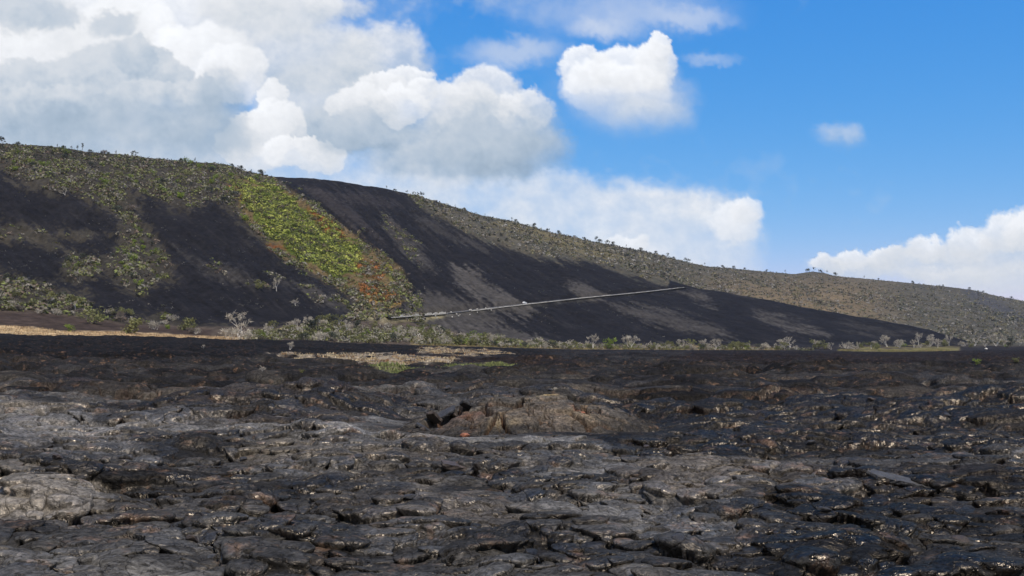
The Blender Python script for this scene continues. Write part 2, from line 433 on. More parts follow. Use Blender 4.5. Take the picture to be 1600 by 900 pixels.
for poly, cc, am in (
    ([(705, 415), (745, 422), (765, 445), (800, 462), (835, 482), (822, 500), (785, 485), (745, 462), (715, 445)], GREY, .9),
    ([(636, 468), (668, 455), (720, 468), (760, 484), (790, 505), (740, 515), (690, 520), (640, 500), (625, 490)], GREY * .9, .8),
    ([(690, 505), (750, 505), (800, 515), (860, 531), (800, 535), (730, 528)], GREY, .75),
    ([(880, 440), (915, 443), (950, 462), (920, 466), (890, 455)], GREY, .8),
    ([(955, 474), (1010, 478), (1060, 492), (1100, 505), (1150, 528), (1110, 524), (1060, 515), (1010, 500), (975, 490)], GREY, .6),
    ([(1060, 455), (1100, 462), (1120, 480), (1090, 470)], GREY, .7),
    ([(1180, 488), (1225, 494), (1295, 524), (1240, 515), (1195, 502)], GREY, .75),
    ([(1300, 505), (1360, 507), (1440, 523), (1400, 524), (1330, 516)], GREY * .9, .35),
    ([(600, 330), (625, 350), (655, 380), (680, 425), (660, 420), (625, 385), (600, 355)], GREY, .55),
    ([(640, 330), (680, 348), (740, 378), (760, 392), (700, 372), (655, 350)], GREY * .8, .5),
    ([(470, 290), (520, 300), (570, 345), (600, 380), (540, 345), (490, 310)], PURP * .8, .45),
    ([(500, 300), (560, 300), (640, 320), (610, 325), (540, 315)], PURP * .7, .4),
    ([(640, 300), (700, 323), (790, 372), (860, 400), (820, 392), (740, 365), (670, 328)], C(.085, .075, .055), .5),
    ):
    lay(COLh, poly, cc, 6, 10, am)
# left faces of bare cinder
for poly in (
    [(-300, 240), (0, 268), (60, 300), (120, 306), (175, 335), (190, 358), (150, 368), (110, 362), (60, 352), (-300, 350)],
    [(205, 300), (255, 322), (300, 330), (340, 318), (352, 330), (388, 360), (430, 395), (480, 425), (540, 455), (575, 490), (560, 506), (470, 516), (300, 512),
     (255, 490), (190, 500), (150, 492), (130, 440), (160, 425), (215, 470), (250, 440), (280, 432), (268, 400), (240, 365), (215, 330)],
    [(-20, 385), (60, 380), (100, 400), (95, 430), (130, 455), (145, 470), (60, 440), (-20, 420)],
    [(80, 375), (180, 372), (178, 400), (120, 400)],
    [(305, 330), (350, 322), (395, 365), (350, 372)],
    ):
    lay(COLh, poly, BLACK * 1.05, 5, 22, 1.0, nz=n_st * .5 + n_bl * .6)
for poly, cc, am in (
    ([(330, 410), (370, 420), (420, 450), (400, 452), (350, 432)], GREY, .5),
    ([(420, 425), (500, 455), (560, 480), (600, 492), (560, 494), (490, 470)], GREY, .6),
    ([(270, 380), (330, 420), (380, 450), (320, 430)], GREY * .8, .5),
    ):
    lay(COLh, poly, cc, 6, 8, am)
BAND = [(352, 282), (400, 285), (440, 296), (468, 318), (520, 352), (558, 380), (566, 405), (556, 428), (530, 436), (500, 420), (455, 400), (425, 375), (400, 345), (380, 315)]
lay(COLh, [(370, 275), (430, 285), (480, 315), (560, 372), (625, 418), (640, 455), (620, 480), (585, 488), (560, 470), (520, 440), (440, 400), (380, 335)], C(.12, .085, .04), 6, 8, .95)
lay(COLh, BAND, GREEN * .5, 6, 22, 1, n_bl)
for poly, cc in (
    ([(355, 288), (385, 292), (395, 312), (370, 310)], ORANGE * .8), ([(478, 322), (520, 345), (545, 372), (530, 378), (495, 350)], ORANGE * .6),
    ([(548, 400), (590, 412), (610, 430), (590, 436), (555, 425)], ORANGE), ([(555, 440), (600, 445), (625, 465), (600, 476), (570, 465)], ORANGE),
    ([(596, 420), (625, 425), (636, 448), (610, 450)], C(.14, .13, .04)), ([(565, 462), (625, 460), (628, 476), (590, 484)], C(.24, .15, .05)),
    ([(418, 382), (440, 380), (445, 390), (422, 391)], ORANGE * .5)):
    lay(COLh, poly, cc, 4, 7, .9, n_bl)
lay(COLh, [(545, 488), (600, 484), (640, 490), (690, 492), (690, 497), (640, 503), (590, 505), (545, 498)], C(.17, .15, .085), 4, 4, .9, n_bl)
# apron at the foot
lay(COLh, [(-300, 478), (30, 482), (120, 492), (200, 505), (330, 510), (420, 512), (470, 508), (600, 500), (640, 504), (760, 528), (900, 538), (1100, 541), (1500, 541), (1900, 541), (1900, 640), (-300, 640)],
    C(.075, .058, .045), 3, 4, 1.0, n_bl)
lay(COLh, [(-300, 486), (60, 488), (150, 500), (230, 509), (330, 515), (330, 526), (-300, 512)], RED, 3, 3, .9, n_bl)
lay(COLh, [(-300, 507), (0, 509), (60, 512), (100, 517), (200, 520), (300, 525), (400, 528), (400, 540), (-300, 540)], TAN, 2, 2.5, .95, n_bl)
lay(COLh, [(395, 520), (440, 513), (480, 509), (480, 513), (440, 519), (400, 526)], TAN * .8, 2, 2, .9, n_bl)
lay(COLh, [(640, 524), (760, 534), (900, 541), (1220, 543), (1220, 552), (640, 548)], C(.19, .145, .07), 2, 8, .75, n_bl)
lay(COLh, [(1310, 544), (1500, 543), (1500, 552), (1310, 553)], C(.15, .135, .05), 2, 8, .8, n_bl)
lay(COLh, [(1205, 541), (1260, 536), (1300, 538), (1335, 542), (1320, 553), (1240, 556)], BLACK * 1.5, 3, 12, .9, n_bl)
lay(COLh, [(1500, 541), (1900, 541), (1900, 560), (1500, 560)], BLACK * 1.3, 2, 2, .9, n_bl)
bk = (COLh.sum(-1) < .07) & (RR > r1[None])
st = np.where(bk, np.clip(n_st * 1.6 + n_st2 * .9 - .28, 0, .8), 0)[..., None]
COLh[:] = COLh * (1 - st * .5) + C(.036, .032, .030) * st * .5
# road bench: pale fill below the wall in places
bd = np.exp(-((dr + 9) / 5.) ** 2) * rw * np.clip(0.35 + n_bl, 0, 1)
COLh[:] = COLh * (1 - bd[..., None] * .5) + C(.10, .095, .08) * bd[..., None] * .5
ps = (np.exp(-((dr + 5.5) / 1.8) ** 2) * rw * np.clip(.55 + 1.2 * n_bl, .1, 1))[..., None]; COLh[:] = COLh * (1 - ps) + C(.22, .205, .17) * ps
vg = (np.exp(-((dr + 6) / 9.) ** 2) * (1 - sstep(685, 700, Uh)) * rw * .85)[..., None]; COLh[:] = COLh * (1 - vg) + C(.20, .17, .10) * vg
COLh *= (1 + 0.45 * n_fi[..., None] + 0.22 * n_st[..., None])
COLh = np.clip(COLh, 0.004, 0.6)
HILL = mesh_arrays('hillside', np.stack([Xh, Yh, Zh], -1).reshape(-1, 3), grid_faces(NRh, NAh), hill_mat(), True,
                   {'Col': ('FLOAT_COLOR', COLh.reshape(-1, 3))})
tag(HILL, kind='structure')

# ================================================================== LAVA PLAIN
azf2 = np.linspace(rad(-29.5), rad(29.5), 1250)
az_p = np.concatenate([np.linspace(rad(-95), rad(-29.6), 110)[:-1], azf2, np.linspace(rad(29.6), rad(95), 110)[1:]])
rows = list(np.linspace(2.0, 14.5, 90))
while rows[-1] < 985:
    r = rows[-1]; rows.append(r * (1.0018 if r < 60 else 1.0034 if r < 200 else 1.0075))
r_p = np.array(rows); NRp, NAp = len(r_p), len(az_p)
reP, teP = curve(EDGE, az_p); reP = sm(reP); zeP = ZC + sm(teP) * reP
RP, AP = np.meshgrid(r_p, az_p, indexing='ij')
XP = (RP * np.sin(AP)).astype(np.float32); YP = (RP * np.cos(AP)).astype(np.float32)
tt = RP / reP[None]
base = (zeP[None] * sstep(0.1, 1.0, tt) ** 1.2)
base = base * (tt < 1) + zeP[None] * (tt >= 1)
amp = np.interp(RP, [0, 15, 60, 200, 500], [0.12, 0.32, 0.5, 0.8, 0.6]) * (1 - sstep(0.85, 1.0, tt))
H0 = base + amp * fbm(XP / 26., YP / 18., 60, 3) + 0.5 * amp * fbm(XP / 8., YP / 5., 61, 3)
UP, VP = proj(XP, YP, base)
H = H0.astype(np.float32).copy()
# attributes
colP = np.empty(H.shape + (3,), np.float32)
gloss = np.full(H.shape, 0.35, np.float32)
LX = XP.copy(); LY = YP.copy(); QX = np.zeros_like(XP); QY = YP.copy()
WX = fbm(XP / 1.1, YP / 1.1, 70, 3, .55).astype(np.float32); WY = fbm(XP / 1.1, YP / 1.1, 71, 3, .55).astype(np.float32)
WX5 = fbm(XP / 5., YP / 5., 72, 3, .5).astype(np.float32); WY5 = fbm(XP / 5., YP / 5., 73, 3, .5).astype(np.float32)
_a = np.clip(.5 + 1.1 * fbm(XP / 5.5, YP / 3.5, 500, 4, .55), 0, 1)[..., None]; _b = np.clip(1.8 * fbm(XP / 7., YP / 4., 501, 4, .6) - .15, 0, 1)[..., None]
colP[:] = C(.021, .019, .0175) * (1 - _a) + C(.112, .102, .088) * _a; colP[:] = colP * (1 - _b * .7) + C(.125, .092, .058) * _b * .7
_g = (np.clip(.35 + .9 * fbm(XP / 3., YP / 2., 502, 3), 0, 1)).astype(np.float32); gloss[:] = _g
def fold(lx, ly, w_, seed, pw):
    n_ = vnoise((XP + w_ * WX5 * 2.2 + w_ * .5 * WX) / lx, (YP + w_ * WY5 * 2.2 + w_ * .5 * WY) / ly, seed)
    return np.clip(np.abs(n_) * 1.7, 0, 1) ** pw
nearf = 1 - sstep(70, 160, RP)
f_big = fold(5.0, 3.6, 1.3, 510, .5); f_mid = fold(2.0, 1.3, .9, 511, .55); f_small = fold(.7, .42, .4, 512, .6)
fm = sstep(-.35, .1, fbm(XP / 3.5, YP / 2.5, 513, 3)); fs = sstep(-.12, .18, fbm(XP / 2.2, YP / 1.6, 514, 3)) * (1 - sstep(45, 75, RP))
FOLD = (.36 * f_big * (1 - sstep(220, 420, RP)) + .17 * f_mid * fm * nearf + .06 * f_small * fs).astype(np.float32)
H += FOLD
PAL = [C(.034, .031, .030), C(.024, .022, .022), C(.080, .075, .070), C(.135, .124, .108), C(.105, .080, .054), C(.15, .118, .075), C(.014, .013, .014), C(.055, .038, .029)]
PW = np.array([.22, .18, .17, .08, .14, .05, .10, .06]); PW /= PW.sum()
# places (photo pixels) with a character of their own
def zone_tone(u, v, rng):
    """(palette weights change) -> colour, gloss"""
    w_ = PW.copy(); gl = .05 + .9 * rng.uniform() ** 2.2
    if 930 < u and 640 < v < 730: w_ = np.array([.1, .3, .05, .02, .03, .02, .45, .03]); gl = rng.uniform(.3, 1)
    elif u < 900 and 684 < v < 705: w_ = np.array([.1, .03, .4, .35, .06, .06, 0, 0]); gl = .25
    elif v > 790 and u > 1150: w_ = np.array([.3, .3, .12, .02, .06, .02, .18, .05])
    elif 820 < u < 1200 and 740 < v < 830: w_ = np.array([.15, .1, .25, .15, .15, .15, 0, .05])
    elif 0 < u < 420 and 660 < v < 740: w_ = np.array([.2, .1, .3, .15, .1, .08, .05, .02])
    elif 380 < u < 720 and 690 < v < 740: w_ = np.array([.1, .1, .2, .1, .3, .12, 0, .1])
    elif 600 < v < 640: w_ = np.array([.25, .25, .1, .02, .15, .02, .1, .1])
    w_ = w_ / w_.sum()
    return PAL[rng.choice(len(PAL), p=w_)] * rng.uniform(.75, 1.05), gl
MARG = []
def stamp(cx, cy, a, b, ang, hgt, Hb, col, gl, wobx, woby, wamp, p=1.4, front=0.45, sink=0.0):
    r0 = math.hypot(cx, cy); a0 = math.atan2(cx, cy); ext = max(a, b) * 1.35
    i0, i1 = np.searchsorted(r_p, [r0 - ext, r0 + ext]); da = ext / r0
    j0, j1 = np.searchsorted(az_p, [a0 - da, a0 + da])
    if i1 - i0 < 2 or j1 - j0 < 2: return
    s = (slice(i0, i1), slice(j0, j1))
    dx = XP[s] - cx + wobx[s] * wamp * a; dy = YP[s] - cy + woby[s] * wamp * a
    ca, sa = math.cos(ang), math.sin(ang)
    qx = dx * ca + dy * sa; qy = -dx * sa + dy * ca
    d2 = (qx / a) ** 2 + (qy / b) ** 2
    m = d2 < 1
    pr = np.sqrt(np.clip(1 - d2 ** p, 0, 1))
    fr = 1 + front * np.clip(-qy / b, -1, 1) * (1 if abs(ang) < 1.57 else -1)
    z = Hb[s] - sink + hgt * pr * fr
    m &= z > H[s]
    if not m.any(): return
    H[s] = np.where(m, z, H[s])
    colP[s][m] = colP[s][m] * .42 + col * .58; gloss[s][m] = gl
    if b > .3 and r0 < 70: MARG.append((cx, cy, a, b, ang, col, gl))
    LX[s][m] = qx[m] + cx * 3.1; LY[s][m] = qy[m] + cy * 1.7; QX[s][m] = qx[m] / a; QY[s][m] = qy[m] - cy * .37
def scatter(n, rmin, rmax, amax, rng, wob, wamp, smin, smax, asp, hk, Hb, zone=True, p=1.4, mask=None, sink=0.0, angs=.5, keep=None):
    r = np.sqrt(rng.uniform(rmin ** 2, rmax ** 2, n)); a = rng.uniform(-amax, amax, n)
    for k in np.argsort(-r):
        cx, cy = r[k] * math.sin(a[k]), r[k] * math.cos(a[k])
        if mask is not None:
            if mask(cx, cy) < rng.uniform(): continue
        sz = smin * (smax / smin) ** rng.uniform()
        u, v = proj(np.float64(cx), np.float64(cy), 0.0)
        if keep is not None and not keep(u, v): continue
        col, gl = zone_tone(u, v, rng)
        if mask is None or True:
            i = np.searchsorted(r_p, r[k]); j = np.searchsorted(az_p, a[k])
            i = min(i, NRp - 1); j = min(j, NAp - 1)
            if smax < 2.6: gl = rng.uniform(.25, 1)
            if smax < 3.3 and rng.uniform() < .78:      # small toes share the skin of what they bud from
                col = colP[i, j] * rng.uniform(.85, 1.15)
        stamp(cx, cy, sz, sz * rng.uniform(*asp), rng.normal(0, angs), sz * rng.uniform(*hk), Hb, col, gl, *wob, wamp, p, rng.uniform(.1, .6), sink)
rg = np.random.RandomState(5)
AM = rad(36)
def blurH(n):
    return smooth1(smooth1(H, n, 0), n, 1)
def cluster(scale, thr, seed):
    def f(x, y): return float(sstep(thr - .1, thr + .1, vnoise(np.array([x / scale]), np.array([y / scale * 1.5]), seed))[0])
    return f
# A: broad sheets and swells
scatter(1300, 55, 460, AM, rg, (WX5, WY5), .30, 3, 10, (.4, .9), (.03, .07), H.copy(), p=1.6)
scatter(170, 9, 90, AM, rg, (WX5, WY5), .40, 1.8, 4.6, (.4, .8), (.042, .070), H.copy(), p=3.6, angs=.9, sink=.03)
scatter(420, 60, 190, AM, rg, (WX5, WY5), .40, 3.0, 9, (.3, .6), (.07, .12), H.copy(), p=2.6, angs=.45, sink=.1)
Hb = blurH(4)
# B: lobes
scatter(4200, 55, 300, AM, rg, (WX5, WY5), .2, .9, 3.2, (.35, .8), (.10, .22), Hb, sink=.05, mask=cluster(14, -.15, 80))
scatter(560, 9, 66, AM, rg, (WX, WY), .48, .7, 2.2, (.32, .62), (.085, .14), H.copy() * .7 + Hb * .3, sink=.02, p=2.2, angs=1.0)
Hb = blurH(3)
# C: toes
mg = list(MARG); Hm = blurH(2)
mg = [q for q in mg if rg.uniform() < .5]
for (cx, cy, a, b, ang, col, gl) in mg:
    n_ = int(np.clip((a + b) * 2.2, 2, 12)); t0 = rg.uniform(math.pi * 1.05, math.pi * 1.6)
    for q in range(n_):
        t_ = t0 + (q - n_ / 2) * .42 / max(a, .6) + rg.normal() * .08
        ex, ey = a * .93 * math.cos(t_), b * .93 * math.sin(t_)
        x_, y_ = cx + ex * math.cos(ang) - ey * math.sin(ang), cy + ex * math.sin(ang) + ey * math.cos(ang)
        sz = rg.uniform(.12, .34) * (1 + .25 * a)
        stamp(x_, y_, sz, sz * rg.uniform(.45, .8), ang + rg.normal() * .4, sz * rg.uniform(.22, .42), Hm, col * rg.uniform(.55, .95), rg.uniform(.5, 1), WX, WY, .3, 1.5, .5, 0)
scatter(2300, 9, 66, AM, rg, (WX, WY), .5, .3, 1.0, (.35, .7), (.09, .16), Hb, sink=.04, mask=cluster(3.4, .06, 81))
scatter(3600, 9, 38, AM, rg, (WX, WY), .45, .10, .36, (.4, .8), (.18, .36), blurH(2), sink=.01, mask=cluster(1.7, .16, 82))
# rough clinker in the dark belts, fine relief everywhere
rough_belt = sstep(552, 562, VP) * (1 - sstep(590, 606, VP))
far_left = sstep(528, 534, VP) * (1 - sstep(560, 575, VP)) * (1 - sstep(380, 560, UP))
H += (0.35 * np.maximum(fbm(XP / 2.2, YP / 2.2, 90, 4, .6), -.2) * np.clip(rough_belt * .6 * (UP > 850) + rough_belt * .3 + far_left * .2, 0, 1)).astype(np.float32)
H += (0.016 * fbm(XP / .30, YP / .30, 91, 4, .65)).astype(np.float32)
rpm = sstep(-.05, .25, fbm(XP / 2.6, YP / 2.6, 190, 3)) * (1 - sstep(28, 48, RP))
H += (rpm * .017 * np.sin((QY * 1.0 + .55 * QX ** 2 + .28 * WX + .10 * fbm(XP / .5, YP / .5, 191, 2)) * 2 * math.pi / .17)).astype(np.float32)
farr = sstep(50, 110, RP) * (1 - sstep(.92, 1.0, tt)) * (1 - .75 * sstep(380, 410, UP) * (1 - sstep(800, 840, UP)) * sstep(551, 556, VP) * (1 - sstep(588, 593, VP)))
H += (farr * (.75 * (billow(XP / 11., YP / 8., 192, 3) - .5) + .34 * fbm(XP / 3., YP / 2.4, 193, 3, .6) * (1 + rough_belt))).astype(np.float32)
def crev(lx, ly, eps, dep, seed, mseed, mask):
    n_ = vnoise((XP + 2.0 * WX5 + .35 * WX) / lx, (YP + 1.4 * WY5 + .35 * WY) / ly, seed)
    mk = sstep(-.12, .12, fbm(XP / (lx * 1.3), YP / (ly * 2), mseed, 2)) * mask
    return (dep * (1 - sstep(eps * .35, eps, np.abs(n_))) * mk).astype(np.float32)
nr_ = 1 - sstep(60, 80, RP)
CREV = np.maximum(crev(4.6, 2.8, .08, .45, 601, 602, nr_), crev(2.2, 1.3, .085, .26, 603, 604, 1 - sstep(40, 60, RP)))
CREV = np.maximum(CREV, crev(12, 6, .07, .7, 605, 606, sstep(50, 75, RP) * (1 - sstep(.8, .95, tt))))
_ma = float(pix_dir(822, 655)[0]); _mx, _my = 50.5 * math.sin(_ma), 50.5 * math.cos(_ma)
_mm = (1 - sstep(.75, 1.25, np.hypot((XP - _mx) / 8.0, (YP - (_my - 1.5)) / 9.5) + .15 * WX5)).astype(np.float32)
H = H * (1 - _mm * .85) + (H0 + .05).astype(np.float32) * _mm * .85
H -= CREV
# long open cracks
rc_ = np.random.RandomState(3)
def crack(pts, wdt, dep):
    for (x0, y0), (x1, y1) in zip(pts[:-1], pts[1:]):
        cx, cy = (x0 + x1) / 2, (y0 + y1) / 2; L = math.hypot(x1 - x0, y1 - y0) / 2 + wdt * 3
        r0 = math.hypot(cx, cy); a0 = math.atan2(cx, cy)
        i0, i1 = np.searchsorted(r_p, [r0 - L, r0 + L]); j0, j1 = np.searchsorted(az_p, [a0 - L / r0, a0 + L / r0])
        if i1 - i0 < 2 or j1 - j0 < 2: continue
        s = (slice(i0, i1), slice(j0, j1)); ex, ey = x1 - x0, y1 - y0
        t = np.clip(((XP[s] - x0) * ex + (YP[s] - y0) * ey) / (ex * ex + ey * ey), 0, 1)
        d = np.hypot(XP[s] - x0 - t * ex, YP[s] - y0 - t * ey) + WX[s] * wdt * .4
        cut_depth[s] = np.maximum(cut_depth[s], dep * (1 - sstep(wdt * .35, wdt, d)))
cut_depth = np.zeros(H.shape, np.float32)
for k in range(160):
    r = math.exp(rc_.uniform(math.log(13), math.log(80))); a = rc_.uniform(-.5, .5); x, y = r * math.sin(a), r * math.cos(a)
    th = rc_.normal(0, .5); pts = [(x, y)]
    for q in range(rc_.randint(4, 11)):
        th += rc_.normal(0, .45); st = rc_.uniform(.25, .6) * (1 + r / 40); x += st * math.cos(th); y += st * math.sin(th) * .8; pts.append((x, y))
    crack(pts, rc_.uniform(.03, .075) * (1 + r / 50), rc_.uniform(.12, .35))
H -= cut_depth
# tops bulge outward over what lies below
Hs = blurH(2)
gy = np.gradient(Hs, axis=0) / np.gradient(r_p)[:, None]
gx = np.gradient(Hs, axis=1) / (np.gradient(az_p)[None] * RP)
dirr = -gy; dira = -gx
mag = np.hypot(dirr, dira) + 1e-6; lim = np.minimum(mag, 1.0) / mag
bul = np.clip((H - smooth1(smooth1(H, 9, 0), 9, 1)) * 0.9 + 0.03, 0, .16)
R2 = RP + dirr * lim * bul * 1.5; A2 = AP + dira * lim * bul * 1.5 / RP
H *= 1.0
# outer edge of the flow: front steps down on the older ground
tt2 = (RP - reP[None]) + 6 * fbm(XP / 20., YP / 20., 92, 3)
H -= (sstep(0, 4, tt2) * 3.0).astype(np.float32)
# ---- colour of the plain by place
n1 = fbm(XP / 12., YP / 20., 95, 4, .6); n2 = fbm(XP / 3., YP / 6., 96, 4, .6); n3 = fbm(XP / 45., YP / 60., 97, 3, .5)
def zl(poly, c, soft, wob, amt, mul=False, vs=1.0):
    d = pdist([(p_[0], p_[1] * vs) for p_ in poly], UP, VP * vs) + wob * (n1 * 1.3 + n2 * .7)
    a = (sstep(-soft, soft, d) * amt)[..., None].astype(np.float32)
    if mul: colP[:] = colP * (1 - a + a * c)
    else: colP[:] = colP * (1 - a) + c * (1 + .4 * n2[..., None]) * a
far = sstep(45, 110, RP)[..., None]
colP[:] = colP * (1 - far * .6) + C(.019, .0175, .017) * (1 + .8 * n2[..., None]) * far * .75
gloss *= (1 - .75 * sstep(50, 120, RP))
zl([(-300, 520), (560, 530), (800, 545), (1900, 545), (1900, 556), (900, 562), (560, 560), (420, 575), (-300, 575)], C(.012, .0115, .0125), 8, 18, .85, vs=3.)
zl([(1040, 552), (1300, 550), (1500, 548), (1800, 550), (1800, 572), (1500, 574), (1250, 578), (1040, 574)], C(.036, .021, .016), 12, 34, .8, vs=3.)
zl([(650, 555), (860, 565), (900, 582), (800, 585), (680, 570)], C(.044, .025, .019), 10, 26, .7, vs=3.)
zl([(250, 565), (460, 568), (460, 580), (250, 578)], C(.05, .047, .043), 10, 20, .5, vs=3.)
zl([(860, 548), (1080, 548), (1080, 560), (860, 560)], C(.05, .048, .047), 10, 24, .5, vs=3.)
GR1 = [(500, 557), (560, 556), (640, 560), (700, 563), (720, 572), (680, 580), (600, 578), (560, 576), (500, 574)]
GR2 = [(405, 559), (445, 557), (488, 558), (490, 571), (410, 572)]
GR3 = [(655, 545), (720, 547), (790, 552), (800, 558), (720, 560), (660, 556)]
GG = [(585, 586), (620, 584), (650, 586), (645, 592), (600, 593)]; GG2 = [(690, 583), (740, 581), (803, 584), (800, 588), (740, 587), (700, 586)]
for pl, c in ((GR1, TAN * .8), (GR2, TAN), (GR3, TAN * .7), (GG, C(.16, .15, .06)), (GG2, C(.15, .15, .05))):
    cb = colP.copy(); zl(pl, c * .75, 5, 14, .9, vs=3.2); k_ = sstep(-.32, .12, n2)[..., None]; colP[:] = cb * (1 - k_) + colP * k_
for pl, k_ in (([(-100, 684), (420, 680), (900, 684), (880, 706), (400, 712), (-100, 730)], 1.4), ([(820, 745), (1000, 740), (1200, 760), (1180, 830), (960, 835), (800, 800)], 1.4), ([(-100, 655), (110, 662), (200, 700), (-100, 705)], 1.35),
                ([(930, 640), (1200, 628), (1700, 640), (1700, 735), (1200, 740), (960, 712)], .50), ([(1150, 790), (1700, 770), (1700, 1000), (1200, 1000)], .62), ([(330, 760), (600, 790), (560, 880), (330, 860)], .7), ([(200, 705), (420, 712), (420, 735), (230, 735)], .45), ([(560, 845), (680, 850), (700, 905), (560, 905)], 1.6), ([(-60, 790), (160, 795), (150, 840), (-60, 830)], 1.5)):
    d_ = pdist([(p_[0], p_[1] * 2) for p_ in pl], UP, VP * 2) + 60 * n1 + 45 * n2; a_ = sstep(-14, 14, d_)[..., None]; colP[:] = colP * (1 + (k_ - 1) * a_)
# scattered pale dust and weathered tops
t = (np.clip(n2 * 1.4 + n1 - .72, 0, .6) * (1 - rough_belt))[..., None]
colP[:] = colP * (1 - t) + C(.17, .135, .095) * t
sp2 = np.clip(fbm(XP / 1.2, YP / 2.5, 98, 3, .6) * 2 - 1.0, 0, .6) * sstep(35, 60, RP); colP[:] = colP * (1 - sp2[..., None]) + C(.2, .16, .12) * sp2[..., None]
lm_ = colP.mean(-1, keepdims=True); colP[:] = np.clip(lm_ + (colP - lm_) * .62, .001, 1) * (lm_ / .045).clip(.3, 2.2) ** .68 * .57
colP[:] = np.clip(colP * (1 + .35 * n3[..., None]), .006, .5)
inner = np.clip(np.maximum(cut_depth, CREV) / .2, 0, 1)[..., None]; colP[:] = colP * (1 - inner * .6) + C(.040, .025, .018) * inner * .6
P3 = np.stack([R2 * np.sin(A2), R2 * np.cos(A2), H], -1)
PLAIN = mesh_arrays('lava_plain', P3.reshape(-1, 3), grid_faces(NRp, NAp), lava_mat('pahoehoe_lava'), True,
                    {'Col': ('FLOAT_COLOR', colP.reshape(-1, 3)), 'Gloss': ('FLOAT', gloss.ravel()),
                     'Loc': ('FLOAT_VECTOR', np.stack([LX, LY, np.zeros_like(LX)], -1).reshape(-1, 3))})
tag(PLAIN, kind='structure')
def plain_z(x, y):
    a = math.atan2(x, y); r = math.hypot(x, y)
    j = int(np.clip(np.searchsorted(az_p, a), 0, NAp - 1)); i = int(np.clip(np.searchsorted(r_p, r), 0, NRp - 1))
    return float(H[i, j])
def plain_hit(u, v):
    a, te = pix_dir(u, v); a = float(a); te = float(te)
    j = int(np.clip(np.searchsorted(az_p, a), 0, NAp - 1))
    d = (H[:, j] - ZC) / r_p - te
    k = np.nonzero(d >= 0)[0]
    if len(k) == 0: return None
    r = r_p[k[0]]
    return r * math.sin(a), r * math.cos(a), float(H[k[0], j])
# wide ground below everything, out to the horizon
gr = 7000
bm_v = [(-gr, -gr, -6), (gr, -gr, -6), (gr, gr, -6), (-gr, gr, -6)]
GB = mesh_arrays('ground', bm_v, [(0, 1, 2, 3)], plain_mat('dark_ground', (.035, .034, .035), .95, 0, .02, .3), False)
tag(GB, kind='structure')

